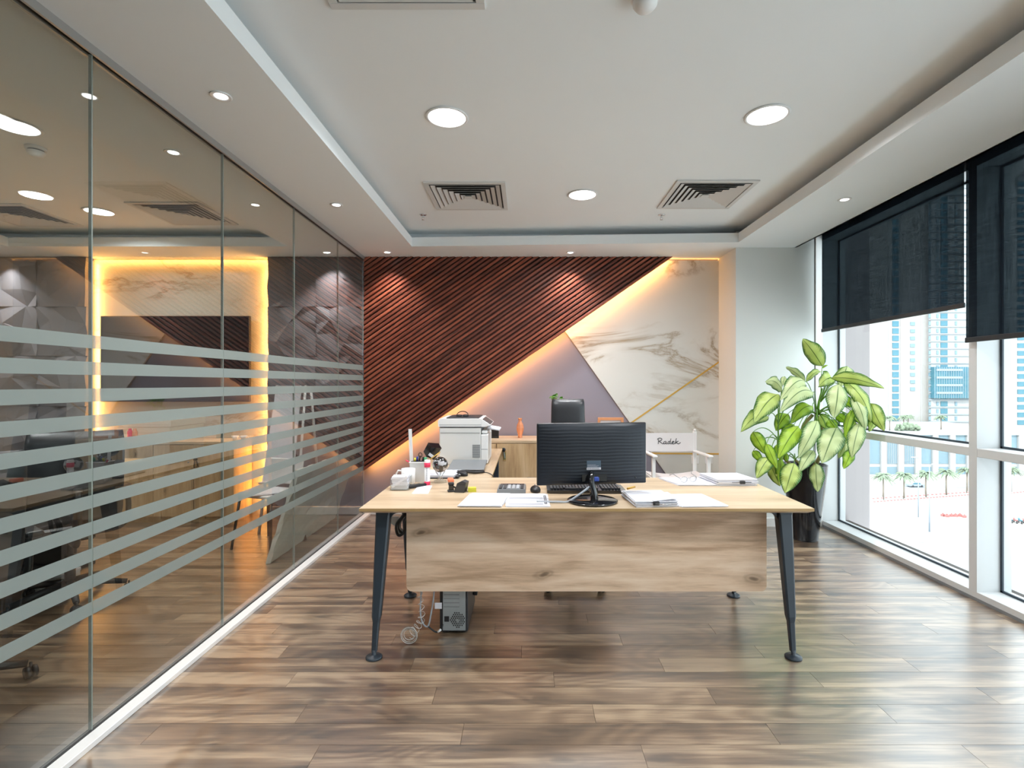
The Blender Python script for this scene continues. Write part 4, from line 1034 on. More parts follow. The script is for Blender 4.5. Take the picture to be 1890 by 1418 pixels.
# notebook
nb = empty('notebook', (-.575, 3.50, ZD), .0); tag(nb, 'open white notebook in a black cover behind the globe', 'notebook')
t = MB(); t.prism([(-.165, -.115), (.12, -.115), (.145, .125), (-.15, .125)], .006, 'Z', .0005); local(t, 'cover', 'black', nb)
t = MB(); t.prism([(-.155, -.105), (.10, -.105), (.118, .115), (-.14, .115)], .014, 'Z', .0065); local(t, 'pages', 'paper', nb)
local(MB().box(.108, .134, -.118, -.06, .007, .02, .004), 'clasp', 'black', nb)
# stapler, tape dispenser, sticky notes
sp_ = empty('stapler', (-.437, 2.985, ZD), .25); tag(sp_, 'black stapler standing on end with an orange top', 'stapler')
local(MB().box(-.020, .020, -.018, .018, 0, .010, .003), 'base', 'black', sp_); local(MB().box(-.014, .014, -.016, .012, .010, .040, .003), 'magazine', 'blackgloss', sp_)
local(MB().box(-.016, .016, -.018, .014, .038, .056, .004), 'jaw', 'black', sp_); local(MB().box(-.017, .017, -.012, .045, .052, .074, .006, 2), 'grip', 'orange', sp_)
local(MB().tube([(.014, 0, .028), (.028, .004, .020), (.026, .008, .008)], .005, 8), 'lever', 'black', sp_)
tp = MB().prism([(-.034, 0), (.024, 0), (.036, .058), (.012, .066), (-.018, .052)], .055, 'Y', 0).build('tape_dispenser', 'charcoal'); tp.location = (-.382, 2.955, ZD + .0005); tp.rotation_euler = (0, 0, -.2); tag(tp, 'wedge shaped dark grey block beside the stapler', 'dispenser')
MB().box(-.010, .030, -.0008, 0, .044, .047).build('seam', 'darkline', None).parent = tp
sn = empty('sticky_notes', (-.318, 2.99, ZD), .15); tag(sn, 'small pad of yellow sticky notes right of the dark grey block', 'sticky notes')
for k in range(3): local(MB().box(-.022, .024, -.018, .018, k * .008, k * .008 + .0075), 'note_pad', 'yellow', sn)
# orange nosed pencil behind the clipped stack
yp = MB().tube([(.570, 2.96, ZD + .022), (.618, 2.985, ZD + .028)], .006, 8).build('pencil', 'gold'); tag(yp, 'short orange pencil end poking out by the keyboard', 'pencil')
# laptop, cables
lp = empty('laptop', (-.43, 3.78, ZD)); tag(lp, 'closed dark grey laptop tilted up in front of the printer', 'laptop')
lm = Matrix.Translation((0, 0, .006)) @ Matrix.Rotation(.075, 4, 'X')
t = MB(); s_ = MB(); s_.box(-.128, .128, -.16, .14, .012, .022, .004); t.join(s_, lm); local(t, 'base', 'black', lp)
t = MB(); s_ = MB(); s_.box(-.130, .130, -.162, .142, .0225, .031, .004); t.join(s_, lm); local(t, 'lid', 'grey', lp)
local(MB().box(-.11, .11, .10, .13, 0.0, .022, .003), 'riser', 'black', lp)
cb = MB().tube(smoothpath([(-.56, 3.66, ZD + .012), (-.50, 3.60, ZD + .012), (-.42, 3.585, ZD + .014), (-.36, 3.56, ZD + .012), (-.30, 3.60, ZD + .012)], 6), .0095, 8).build('charger_cable', 'black'); tag(cb, 'thick black charger cable bunched before the laptop', 'cable')
cb = MB().tube(smoothpath([(-.31, 3.60, ZD + .006), (-.27, 3.58, ZD + .006), (-.235, 3.50, ZD + .004), (-.222, 3.44, ZD + .004)], 6), .003, 8).build('thin_cable', 'black'); tag(cb, 'thin black cable curving off the right edge of the return', 'cable')

# ---------------------------------------------------------------- printer
pr = empty('printer', (-.50, 4.16, ZD)); tag(pr, 'bulky white multifunction printer on the desk return', 'printer')
t = MB(); t.box(-.168, .146, -.20, .22, .0, .285, .006, 2); local(t, 'body', 'offwhite', pr)
local(MB().box(-.168, .150, -.203, .222, .285, .292), 'shadow_line', 'charcoal', pr)
t = MB(); t.prism([(-.176, .292), (.150, .292), (.158, .345), (.150, .352), (-.168, .352), (-.180, .335)], .43, 'Y', -.206); local(t, 'scanner_unit', 'white', pr)
local(MB().box(-.12, .13, -.17, .19, .352, .360, .003), 'scanner_lid', 'charcoal', pr)
local(MB().box(-.168, .15, -.2075, -.2062, .304, .3065), 'seam', 'grey', pr)
t = MB(); t.prism([(.150, .290), (.178, .290), (.220, .302), (.150, .348)], .40, 'Y', -.19); local(t, 'control_panel', 'white', pr)
local(MB().prism([(.156, .344), (.216, .3045), (.218, .307), (.158, .348)], .30, 'Y', -.15), 'panel_glass', 'charcoal', pr)
local(MB().box(.147, .200, -.196, .21, .01, .232, .006, 2), 'front_cover', 'white', pr)
local(MB().box(.15, .196, -.17, .18, .236, .262, .008, 2), 'output_tray', 'white', pr)
local(MB().box(-.16, .14, -.2025, -.2, .243, .246), 'side_seam', 'grey', pr)
t = MB()
for i in range(7): t.box(.085 + i * .0085, .0895 + i * .0085, -.2022, -.1995, .055, .155)
for i in range(6): t.box(.083, .141, -.2026, -.2, .06 + i * .018, .062 + i * .018)
local(t, 'vent_slots', 'grey', pr)
local(MB().box(.150, .199, -.1975, -.196, .118, .121), 'cover_seam', 'grey', pr)
t = MB(); s_ = MB(); s_.box(-.05, .05, -.10, .10, 0, .016, .006, 2)
po = t.join(s_, Matrix.Rotation(.18, 4, 'Y')).build('paper_roll', 'paper'); po.location = (-.262, 4.12, ZD + .262); tag(po, 'curled white sheets spilling from the printer tray', 'papers')
hd = empty('headset', (-.51, 4.10, ZD + .3605)); tag(hd, 'folded black headset lying on top of the printer', 'headset')
local(MB().tube([(.045 * math.cos(a), .02 * math.sin(a), .010 + .030 * math.sin(a)) for a in [k * PI / 10 for k in range(11)]], .0035, 8), 'headband', 'black', hd)
for s_ in (-1, 1): local(MB().lathe([(0, 0), (.022, 0), (.024, .006), (.018, .016), (0, .016)], (s_ * .026, 0, 0), 20), 'ear_pad', 'black', hd)

# ---------------------------------------------------------------- things on the cabinet
ZK = .8295
bf = empty('photo_frame', (-.365, 5.2, ZK)); tag(bf, 'low black picture frame behind the printer tray', 'picture frame')
local(MB().box(-.082, .082, -.008, .008, 0, .105, .002), 'frame', 'black', bf); local(MB().box(-.07, .07, -.0095, -.008, .012, .093), 'picture', 'screen', bf)
va = MB().lathe([(0, 0), (.020, 0), (.022, .006), (.020, .02), (.036, .075), (.038, .10), (.030, .135), (.016, .160), (.015, .17), (.022, .195), (.019, .197), (.012, .172), (0, .17)], (X(960, 5.24), 5.24, ZK), 12, smooth=False).build('vase', 'copper'); tag(va, 'slim copper orange vase standing alone on the cabinet', 'vase')
wf = empty('wooden_frame', (X(1127, 5.2), 5.2, ZK)); tag(wf, 'orange wooden frame whose top edge shows above the monitor', 'picture frame')
t = MB(); W_ = .128; t.box(-W_, W_, -.012, .012, .178, .206, .002).box(-W_, W_, -.012, .012, 0, .024, .002).box(-W_, -W_ + .024, -.012, .012, .024, .178).box(W_ - .024, W_, -.012, .012, .024, .178)
local(t, 'frame', pm('orange_wood', (0.62, 0.27, 0.12), 0.5, noise=.1, nscale=20), wf); local(MB().box(-.106, .106, .004, .008, .022, .18), 'picture', 'paper', wf)
sp = empty('small_plant', (X(1030, 5.2), 5.2, ZK)); tag(sp, 'small green plant peeping out behind the chair headrest', 'plant')
local(MB().lathe([(0, 0), (.035, 0), (.045, .12), (.040, .125), (.036, .11), (0, .11)], seg=20), 'vase', 'white', sp)
rnd = random.Random(12)
lm_ = MB()
for k, (a, b_) in enumerate(((0, 1), (1, 1))): pass
def smallleaf():
    t = MB(); pts = [(0, 0), (.012, .012), (.014, .028), (0, .045), (-.014, .028), (-.012, .012)]
    top = [t.bm.verts.new((p[0], p[1], .002 if p[0] == 0 else .006)) for p in pts]; bot = [t.bm.verts.new((p[0], p[1], .0 if p[0] == 0 else .004)) for p in pts]
    t.bm.faces.new(top); t.bm.faces.new(bot[::-1])
    for i in range(6): t.bm.faces.new((top[i], bot[i], bot[(i + 1) % 6], top[(i + 1) % 6]))
    return t.mesh('leaf', 'leafsmall')
sl = smallleaf()
stm = MB()
for k in range(6):
    a = k * 1.05; tipv = Vector((.05 * math.cos(a), .04 * math.sin(a), .34 + .05 * rnd.random())); stm.tube([(0, 0, .10), (tipv.x * .3, tipv.y * .3, .24), tipv], .0025, 6)
    for m_ in range(6): inst('leaf', sl, sp, tipv + Vector((rnd.uniform(-.035, .035), rnd.uniform(-.03, .03), rnd.uniform(-.04, .06))), (rnd.uniform(-.9, .9), rnd.uniform(-.9, .9), rnd.uniform(0, 6.28)))
local(stm, 'stems', 'stalk', sp)

# ---------------------------------------------------------------- executive chair behind the desk
def office_chair(name, loc, rz, label, head=True, mats=('leather', 'black'), scale=1.0):
    r = empty(name, loc, rz); tag(r, label, 'chair')
    le, bl = mats
    local(MB().cyl((0, 0, .09), .028, .20, 20).cyl((0, 0, .28), .018, .13, 16), 'gas_column', bl, r)
    for k in range(5):
        a = PI / 2 + k * 2 * PI / 5; ca_, sa = math.cos(a), math.sin(a)
        t = MB(); t.tube([(0, 0, .115), (.16 * ca_, .16 * sa, .095), (.29 * ca_, .29 * sa, .07)], .026, 10, r2=.016); local(t, 'base_arm', bl, r)
        t = MB(); R_ = Matrix.Rotation(a + .4, 3, 'Z')
        for s_ in (-1, 1): t.lathe([(0, -.009), (.026, -.009), (.028, 0), (.026, .009), (0, .009)], Vector((.30 * ca_, .30 * sa, .028)) + R_ @ Vector((s_ * .013, 0, 0)), 16, 'X', rot=R_)
        t.tube([(.30 * ca_, .30 * sa, .028), (.30 * ca_, .30 * sa, .072)], .006, 8); local(t, 'castor', bl, r)
    local(MB().box(-.11, .11, -.13, .13, .395, .43, .01), 'mechanism', bl, r)
    def pad(w0, w1, z0, z1, y0, y1, th, nseg=8):
        """upholstered slab between two heights, leaning from y0 to y1"""
        t = MB(); g = []
        prof = []
        for j in range(nseg + 1):
            v = j / nseg; z = z0 + (z1 - z0) * v; yc = y0 + (y1 - y0) * v; w_ = w0 + (w1 - w0) * v
            e = (1 - abs(2 * v - 1) ** 5) ** .5 if 0 < j < nseg else 0.18
            row = []
            for k in range(20):
                a = 2 * PI * k / 20; cx_ = math.copysign(abs(math.cos(a)) ** .45, math.cos(a)); sx_ = math.copysign(abs(math.sin(a)) ** .6, math.sin(a))
                row.append(t.bm.verts.new((cx_ * w_ / 2 * (.93 + .07 * e), yc + sx_ * th / 2 * e, z)))
            g.append(row)
        for a, b_ in zip(g, g[1:]):
            for k in range(20): t.bm.faces.new((a[k], a[(k + 1) % 20], b_[(k + 1) % 20], b_[k]))
        t.bm.faces.new(g[0][::-1]); t.bm.faces.new(g[-1])
        for f in t.bm.faces: f.smooth = True
        return t
    t = MB(); s_ = pad(.50, .50, -.25, .24, 0, 0, .10); t.join(s_, Matrix.Translation((0, 0, .475)) @ Matrix.Rotation(-PI / 2, 4, 'X')); local(t, 'seat', le, r)
    local(pad(.46, .46, .52, 1.03 if head else 1.09, .24, .32, .085), 'backrest', le, r)
    if head:
        t = pad(.265, .255, 1.02, 1.256, .325, .345, .085, 10); local(t, 'headrest', le, r)
        local(MB().box(-.03, .03, .35, .37, .98, 1.15, .004), 'headrest_bracket', bl, r)
    local(MB().tube([(0, .12, .40), (0, .26, .42), (0, .32, .55), (0, .35, .75)], .022, 10, flat=1.8), 'back_spine', bl, r)
    for s_ in (-1, 1):
        local(MB().tube(smoothpath([(s_ * .20, .02, .42), (s_ * .28, .02, .45), (s_ * .295, .02, .56), (s_ * .29, .0, .66)], 4), .016, 10), 'arm_bracket', bl, r)
        local(MB().box(s_ * .29 - .035, s_ * .29 + .035, -.16, .14, .66, .69, .012, 2), 'armrest', bl, r)
    return r
office_chair('office_chair', (.315, 3.68, 0), 0.0, 'black leather office chair with headrest, tucked behind the monitor')

# ---------------------------------------------------------------- director's chair
dc = empty('director_chair', (1.41, 5.0, 0)); tag(dc, 'white folding director chair with a name written on its canvas back', 'chair')
xl, xr = 1.165 - 1.41, 1.672 - 1.41; yb, yf = .19, -.23
zt = Z(792, 5.19)
post = lambda x: MB().box(x - .019, x + .019, yb - .011, yb + .011, .10, zt - .025, .003).sphere((x, yb, zt - .013), .014, 14).cyl((x, yb, zt - .03), .009, .014, 12)
for x in (xl, xr): local(post(x), 'back_post', 'whitepaint', dc)
zs0, zs1 = Z(833, 5.19), Z(799.5, 5.19)
t = MB(); n = 16; g = []
for i in range(n + 1):
    u = i / n; x = xl - .012 + (xr - xl + .024) * u; y = yb - .014 + .02 * math.sin(PI * u)
    g.append([t.bm.verts.new((x, y, zs0 - .004 * math.sin(PI * u))), t.bm.verts.new((x, y, zs1)), t.bm.verts.new((x, y + .004, zs1)), t.bm.verts.new((x, y + .004, zs0 - .004 * math.sin(PI * u)))])
for a, b_ in zip(g, g[1:]):
    for k in range(4): t.bm.faces.new((a[k], b_[k], b_[(k + 1) % 4], a[(k + 1) % 4]))
t.bm.faces.new(g[0]); t.bm.faces.new(g[-1][::-1]); bmesh.ops.recalc_face_normals(t.bm, faces=t.bm.faces[:])
cv = local(t, 'canvas_back', 'canvas', dc, smooth=50)
# handwritten name, stroke by stroke (unit: x-height 1)
strokes = [
    [(.0, 2.05), (.12, 1.3), (.10, .5), (.05, .0)], [(-.25, 1.75), (.2, 2.15), (.85, 2.15), (1.15, 1.8), (.95, 1.35), (.30, 1.05)], [(.30, 1.05), (.75, .65), (1.15, .25), (1.45, .02), (1.65, .15)],
    [(2.45, .85), (2.15, 1.0), (1.80, .75), (1.72, .35), (1.90, .05), (2.2, .2), (2.45, .75), (2.42, .25), (2.6, .02), (2.85, .2)],
    [(3.65, .85), (3.35, 1.0), (3.02, .75), (2.95, .35), (3.12, .05), (3.4, .2), (3.65, .75)], [(3.85, 2.05), (3.70, 1.1), (3.62, .35), (3.80, .02), (4.05, .15)],
    [(4.15, .50), (4.55, .62), (4.75, .85), (4.55, 1.02), (4.25, .85), (4.12, .45), (4.25, .1), (4.6, .0), (5.0, .25)],
    [(5.45, 2.15), (5.28, 1.2), (5.20, .4), (5.18, .0)], [(6.0, 1.15), (5.7, .85), (5.25, .6), (5.6, .35), (5.95, .05), (6.3, .2), (6.65, .6)]]
zl, xl0, un = Z(820.3, 5.17), X(1215.5, 5.17) - 1.41, (X(1257, 5.17) - X(1215, 5.17)) / 6.7
t = MB()
for s_ in strokes:
    P_ = []
    for (a, b_) in s_:
        x = xl0 + a * un; u = (x - xl) / (xr - xl); P_.append((x, yb - .0155 + .02 * math.sin(PI * u), zl + b_ * un * .80))
    t.tube(smoothpath(P_, 6), .0031, 6)
local(t, 'handwritten_name', 'ink', cv)
for x, s_ in ((xl, -1), (xr, 1)):
    t = MB(); za, zb = Z(834, 5.19), Z(843, 4.77)
    s2 = MB(); s2.box(-.024, .024, -.25, .25, -.011, .011, .008, 2); t.join(s2, Matrix.Translation((x, (yb + yf) / 2, (za + zb) / 2 + .004)) @ Matrix.Rotation(math.atan2(za - zb, .46), 4, 'X'))
    local(t, 'armrest', 'whitepaint', dc)
    local(MB().box(x - .016, x + .016, yf + .01, yf + .04, .10, zb - .006, .003), 'front_post', 'whitepaint', dc)
    local(MB().box(x - .018, x + .018, yf - .02, yb + .03, .0, .03, .004).box(x - .014, x + .014, yf, yb, .47, .50, .003), 'side_rail', 'whitepaint', dc)
    for y_ in (yf + .025, yb): local(MB().box(x - .012, x + .012, y_ - .012, y_ + .012, .03, .11, .002), 'foot_post', 'whitepaint', dc)
for y_ in (yf + .05, yb - .03):
    t = MB(); t.tube([(xl, y_, .04), (xr, y_, .48)], .012, 8).tube([(xr, y_ + .028, .04), (xl, y_ + .028, .48)], .012, 8); local(t, 'crossed_legs', 'whitepaint', dc)
t = MB(); g = []
for i in range(n + 1):
    u = i / n; x = xl + (xr - xl) * u; z = .505 - .03 * math.sin(PI * u)
    g.append([t.bm.verts.new((x, yf + .0, z)), t.bm.verts.new((x, yb - .02, z)), t.bm.verts.new((x, yb - .02, z + .004)), t.bm.verts.new((x, yf + .0, z + .004))])
for a, b_ in zip(g, g[1:]):
    for k in range(4): t.bm.faces.new((a[k], b_[k], b_[(k + 1) % 4], a[(k + 1) % 4]))
t.bm.faces.new(g[0]); t.bm.faces.new(g[-1][::-1]); bmesh.ops.recalc_face_normals(t.bm, faces=t.bm.faces[:]); local(t, 'canvas_seat', 'canvas', dc, smooth=50)

# ---------------------------------------------------------------- computer tower and cables under the desk
tw = empty('computer_tower', (-.402, 3.05, 0)); tag(tw, 'black computer tower under the desk showing its steel back plate', 'computer')
local(MB().box(-.078, .076, -.195, .20, .012, .375, .004), 'case', 'black', tw)
local(MB().box(-.060, .064, -.199, -.195, .022, .366), 'back_plate', 'steel', tw)
t = MB()
for i in range(7):
    for j in range(9):
        x, z = -.018 + i * .0115 + (.0055 if j % 2 else 0), .040 + j * .0098
        if (x - .020) ** 2 + (z - .080) ** 2 < .042 ** 2: t.cyl((x, -.2002, z), .0045, .0010, 6, axis='Y', smooth=False)
local(t, 'power_supply_grille', 'darkline', tw)
local(MB().cyl((.020, -.2012, .076), .011, .001, 4, axis='Y', smooth=False), 'grille_hub', 'steel', tw)
local(MB().box(-.052, -.026, -.2005, -.1992, .070, .100, .001), 'power_inlet', 'black', tw)
t = MB()
for i in range(4): t.box(-.055, .030, -.2003, -.1990, .150 + i * .022, .153 + i * .022)
local(t, 'expansion_slots', 'grey', tw)
t = MB()
for i in range(4): t.box(-.058 + i * .0085, -.0525 + i * .0085, -.2006, -.199, .238, .254)
for i in range(2): t.box(-.056 + i * .014, -.046 + i * .014, -.2006, -.199, .262, .275)
local(t, 'ports', 'blue', tw)
local(MB().box(.033, .058, -.201, -.199, .15, .235, .001), 'slot_cover', 'steel', tw)
t = MB(); t.lathe([(.010, 0), (.034, 0), (.034, .0015), (.010, .0015)], (.020, -.2012, .300), 24, 'Y')
for k in range(6): a = k * PI / 3; t.tube([(.020 + .012 * math.cos(a), -.2015, .300 + .012 * math.sin(a)), (.020 + .032 * math.cos(a + .6), -.2015, .300 + .032 * math.sin(a + .6))], .0028, 5)
local(t, 'fan_grille', 'darkline', tw)
local(MB().box(.076, .10, .10, .16, .09, .15, .004), 'side_clip', 'black', tw)
for x in (-.05, .05): local(MB().box(x - .012, x + .012, -.17, -.14, 0, .012), 'foot', 'black', tw)
tg = MB().box(X(802, 2.82), X(815, 2.82), 2.826, 2.829, Z(1125, 2.82), Z(1114, 2.82)).build('cable_tag', 'paper'); tag(tg, 'white paper tag tied to a cable beside the computer tower', 'tag')
# coiled transparent cable sleeve
t = MB(); path = smoothpath([at(774, 1080, 2.86), at(776, 1110, 2.86), at(778, 1140, 2.82), at(768, 1160, 2.77), at(757, 1172, 2.74)], 24); 
hel = []; L_ = len(path)
for i, p_ in enumerate(path):
    a = i * .62; d = (path[min(L_ - 1, i + 1)] - path[max(0, i - 1)]).normalized(); u = Vector((0, 1, 0)); v = d.cross(u).normalized(); rr = .014 + .010 * (i / L_)
    hel.append(p_ + u * rr * math.cos(a) + v * rr * math.sin(a))
t.tube(hel, .0016, 5); 
slv = t.build('spiral_sleeve', 'clearcoil'); tag(slv, 'clear spiral cable sleeve hanging from under the desk to the floor', 'cable sleeve')
c_ = at(755, 1168, 2.74); c_.z = .048
t = MB()
for k, rr in enumerate((.043, .038, .030)): t.tube([c_ + Vector((rr * math.cos(a), .006 * k, rr * math.sin(a) + .0)) for a in [q * PI / 12 for q in range(24)]], .0018, 5, closed=True)
t.build('loose_coil', 'clearcoil', slv)
cbl = MB().tube(smoothpath([(-.58, 2.88, .40), at(777, 1100, 2.88), at(776, 1130, 2.86), at(780, 1150, 2.84), at(790, 1156, 2.84), at(796, 1130, 2.84), at(800, 1105, 2.85), (-.50, 2.86, .40)], 8), .0045, 8).build('white_cable', 'cable'); tag(cbl, 'pale cable looping down beside the computer tower', 'cable')
cbl = MB().tube(smoothpath([at(790, 1156, 2.84), at(798, 1163, 2.84), at(806, 1167, 2.84), at(814, 1163, 2.845), at(817, 1153, 2.847)], 8), .0045, 8).build('power_cord', 'black'); tag(cbl, 'black power cord plugged into the computer tower', 'cable')
MB().tube([at(808, 1167, 2.838), at(814, 1162, 2.84)], .0062, 8).build('white_plug_sleeve', 'white', cbl)
# cable bundle in the desk corner
cd_ = empty('cable_bundle', (-.66, 3.02, .6)); tag(cd_, 'tangle of black and grey cables hanging in the desk corner', 'cables')
for k, (mt, rr) in enumerate((('black', .010), ('cable', .007), ('black', .008), ('cable', .006))):
    q = at(738 + k * 3, 955, 2.95 + .02 * k)
    t = MB(); t.tube(smoothpath([(-.60, 3.0, .72), at(742 + k, 955, 2.95), at(732 + k * 2, 972, 2.95), at(736 + k * 2, 988 - 3 * k, 2.95), at(747, 980, 2.95), at(752, 960, 2.95), (-.58, 3.02, .70)], 6), rr, 8); t.build('cable', mt, cd_)
MB().prism([(X(716, 2.95), Z(955, 2.95)), (X(736, 2.95), Z(955, 2.95)), (X(728, 2.95), Z(972, 2.95)), (X(719, 2.95), Z(967, 2.95))], .01, 'Y', 2.96).build('tray_plate', 'offwhite', cd_)

# ---------------------------------------------------------------- big potted plant
PXc, PYc = 2.455, 4.60
pl = empty('dumb_cane_plant', (PXc, PYc, 0)); tag(pl, 'tall leafy plant with cream and green variegated leaves in a black pot', 'plant')
local(MB().lathe([(0, 0), (.100, 0), (.106, .01), (.130, .22), (.160, .45), (.178, .64), (.180, .665), (.170, .668), (.160, .655), (.155, .60), (0, .60)], seg=48), 'pot', 'pot', pl, smooth=50)
local(MB().cyl((0, 0, .598), .156, .012, 32), 'soil', 'soil', pl)
zx = lambda x: 1340 + x / 3.3765
zy = lambda y: 600 + y / 3.3765
def pp(x, y, Y): return at(zx(x), zy(y), Y) - Vector((PXc, PYc, 0))
apex = {'A': pp(325, 720, 4.50), 'B': pp(565, 560, 4.55), 'C': pp(430, 840, 4.45), 'D': pp(590, 480, 4.50), 'A2': pp(325, 620, 4.50)}
def cane(pts, r, r2): local(MB().tube(smoothpath(pts, 5), r, 10, r2=r2), 'stem', 'stem', pl)
cane([(-.10, -.06, .60), pp(400, 870, 4.50), pp(340, 800, 4.50), apex['A']], .016, .010)
cane([(-.02, .02, .60), pp(480, 800, 4.58), pp(480, 640, 4.58), pp(540, 560, 4.56)], .020, .015)
cane([(.06, 0, .60), pp(590, 810, 4.52), pp(620, 700, 4.52), pp(570, 600, 4.54)], .018, .014)
cane([(.02, -.08, .60), pp(430, 840, 4.45)], .013, .010)
local(MB().tube([pp(330, 760, 4.5), pp(325, 660, 4.5), pp(325, 500, 4.5)], .009, 8, r2=.004), 'green_shoot', 'stalk', pl)
local(MB().tube([pp(560, 600, 4.55), pp(580, 480, 4.53), pp(600, 395, 4.5)], .016, 8, r2=.006), 'green_shoot', 'stalk', pl)
def leafmesh(base, tip, wid, mat, curl=.12, twist=0.0, fold=.18, seed=0, face=None):
    """leaf blade from base to tip with midrib fold, rippled margin and a drooping curve"""
    base, tip = Vector(base), Vector(tip); ax = tip - base; Lg = ax.length; d = ax.normalized()
    view = Vector((-PXc, -PYc, H)) - (base + tip) / 2; view.normalize()
    if face: view = Vector(face)
    nrm_ = (view - d * view.dot(d)).normalized(); nrm_ = Matrix.Rotation(twist, 3, d) @ nrm_; side = d.cross(nrm_).normalized()
    rnd = random.Random(seed); nv, nu = 14, 8; t = MB(); uvl = t.bm.loops.layers.uv.new('UVMap'); G = []; G2 = []
    ph = rnd.uniform(0, 6)
    for j in range(nv + 1):
        v = j / nv; wv = max(0.0, math.sin(PI * min(1.0, v ** .80 * .98 + .015))) ** .75 * (1 - .18 * v); row = []; row2 = []
        if j == nv: wv = .01
        c = base + ax * v + nrm_ * (curl * Lg * (math.sin(PI * v))) + Vector((0, 0, .30 * Lg * (abs(ax.x) / Lg) ** 3 * math.sin(PI * v)))
        for i in range(nu + 1):
            u = i / nu * 2 - 1; e = abs(u)
            p = c + side * (u * wid / 2 * wv) + nrm_ * (-(e ** 1.4) * fold * wid * wv * .8 + .008 * e * math.sin(v * 17 + ph + (2 if u > 0 else 0)) * (wid / .12))
            row.append((t.bm.verts.new(p), (i / nu, v))); row2.append((t.bm.verts.new(p - nrm_ * .0012), (i / nu, v)))
        G.append(row); G2.append(row2)
    def q(a, b_, c, d_):
        f = t.bm.faces.new((a[0], b_[0], c[0], d_[0])); f.smooth = True
        for lp_, s_ in zip(f.loops, (a, b_, c, d_)): lp_[uvl].uv = s_[1]
    for j in range(nv):
        for i in range(nu):
            q(G[j][i], G[j][i + 1], G[j + 1][i + 1], G[j + 1][i]); q(G2[j][i], G2[j + 1][i], G2[j + 1][i + 1], G2[j][i + 1])
    bm2 = t
    for j in range(nv): q(G[j][0], G[j + 1][0], G2[j + 1][0], G2[j][0]); q(G[j][nu], G2[j][nu], G2[j + 1][nu], G[j + 1][nu])
    return local(t, 'leaf', mat, pl)
# (base x,y, tip x,y, width) in picture measure, depth at base and tip, material, apex, curl, twist
LV = [
 (600,258, 478,88, 108, 4.50,4.46,'leafA','D',.08,.2), (660,330, 985,395, 82, 4.32,4.12,'leafA','D',.24,.35), (492,352, 372,262, 55,4.48,4.50,'leafB','A2',.10,.6),
 (497,352, 592,290, 48,4.48,4.52,'leafA','A2',.10,.5), (672,345, 575,385, 100,4.42,4.36,'leafA','D',.10,.2), (352,410, 244,355, 80,4.45,4.42,'leafB','A2',.08,.4),
 (492,352, 338,470, 104,4.40,4.30,'leafB','B',.12,.0), (324,432, 172,608, 132,4.38,4.28,'leafA','A2',.06,.0), (262,572, 90,668, 98,4.42,4.36,'leafA','A2',.06,.1),
 (168,668, 248,806, 84,4.40,4.36,'leafC','A',.06,.15), (545,420, 335,545, 118,4.36,4.28,'leafB','B',.10,.0), (538,505, 402,615, 92,4.44,4.40,'leafC','B',.08,.1),
 (170,785, 228,862, 52,4.46,4.44,'leafC','A',.05,.2), (272,825, 190,955, 92,4.34,4.30,'leafA','A',.06,.1), (252,742, 318,896, 66,4.34,4.30,'leafC','A',.06,.1),
 (452,635, 325,832, 116,4.34,4.26,'leafC','B',.08,.0), (568,598, 448,835, 105,4.32,4.24,'leafB','B',.16,.25), (688,640, 598,864, 150,4.24,4.16,'leafB','B',.10,.0),
 (700,372, 672,582, 122,4.20,4.14,'leafB','D',.12,.15), (755,258, 715,385, 105,4.40,4.38,'leafB','D',.05,.3), (740,345, 905,608, 92,4.28,4.16,'leafA','D',.20,.45),
 (903,490, 985,660, 92,4.20,4.12,'leafA','B',.12,.2), (790,440, 868,660, 80,4.20,4.14,'leafB','D',.18,.35), (832,615, 782,828, 98,4.16,4.10,'leafB','B',.10,.1),
 (775,530, 850,622, 62,4.30,4.26,'leafA','B',.08,.3), (790,530, 742,700, 58,4.22,4.20,'leafC','B',.10,.4), (925,570, 893,665, 62,4.22,4.20,'leafA','B',.10,.5),
 (425,862, 368,1048, 126,4.26,4.20,'leafA','C',.08,.0), (545,785, 458,916, 84,4.28,4.22,'leafB','B',.10,.15), (560,866, 572,1042, 92,4.24,4.22,'leafB','C',.06,.3),
 (342,835, 330,978, 62,4.36,4.34,'leafC','C',.06,.4), (280,880, 338,1006, 78,4.38,4.34,'leafA','C',.06,.1), (785,780, 733,898, 68,4.18,4.14,'leafC','B',.12,.2),
 (775,715, 700,835, 66,4.24,4.20,'leafB','B',.10,.4), (590,560, 640,655, 78,4.50,4.48,'leafA','B',.08,.2), (585,680, 628,745, 70,4.48,4.46,'leafC','B',.08,.3),
 (385,555, 308,660, 92,4.56,4.54,'leafC','B',.08,.1), (425,620, 352,712, 84,4.54,4.50,'leafC','B',.08,.1), (318,745, 348,850, 62,4.44,4.42,'leafC','A',.06,.2),
 (690,560, 752,612, 62,4.40,4.36,'leafC','B',.08,.2), (365,320, 352,378, 40,4.50,4.48,'leafB','A2',.05,.2), (470,650, 498,745, 66,4.44,4.42,'leafA','B',.08,.5),
 (640,590, 690,660, 66,4.42,4.38,'leafC','B',.08,.2), (380,850, 372,790, 30,4.42,4.42,'leafC','C',.05,.2), (600,270, 636,250, 12,4.5,4.48,'leafC','D',.05,.0),
 (800,600, 742,770, 66,4.30,4.26,'leafA','B',.12,.3), (640,700, 600,760, 56,4.40,4.38,'leafC','B',.08,.3), (720,450, 800,520, 60,4.36,4.32,'leafC','D',.08,.3),
]
rnd = random.Random(5)
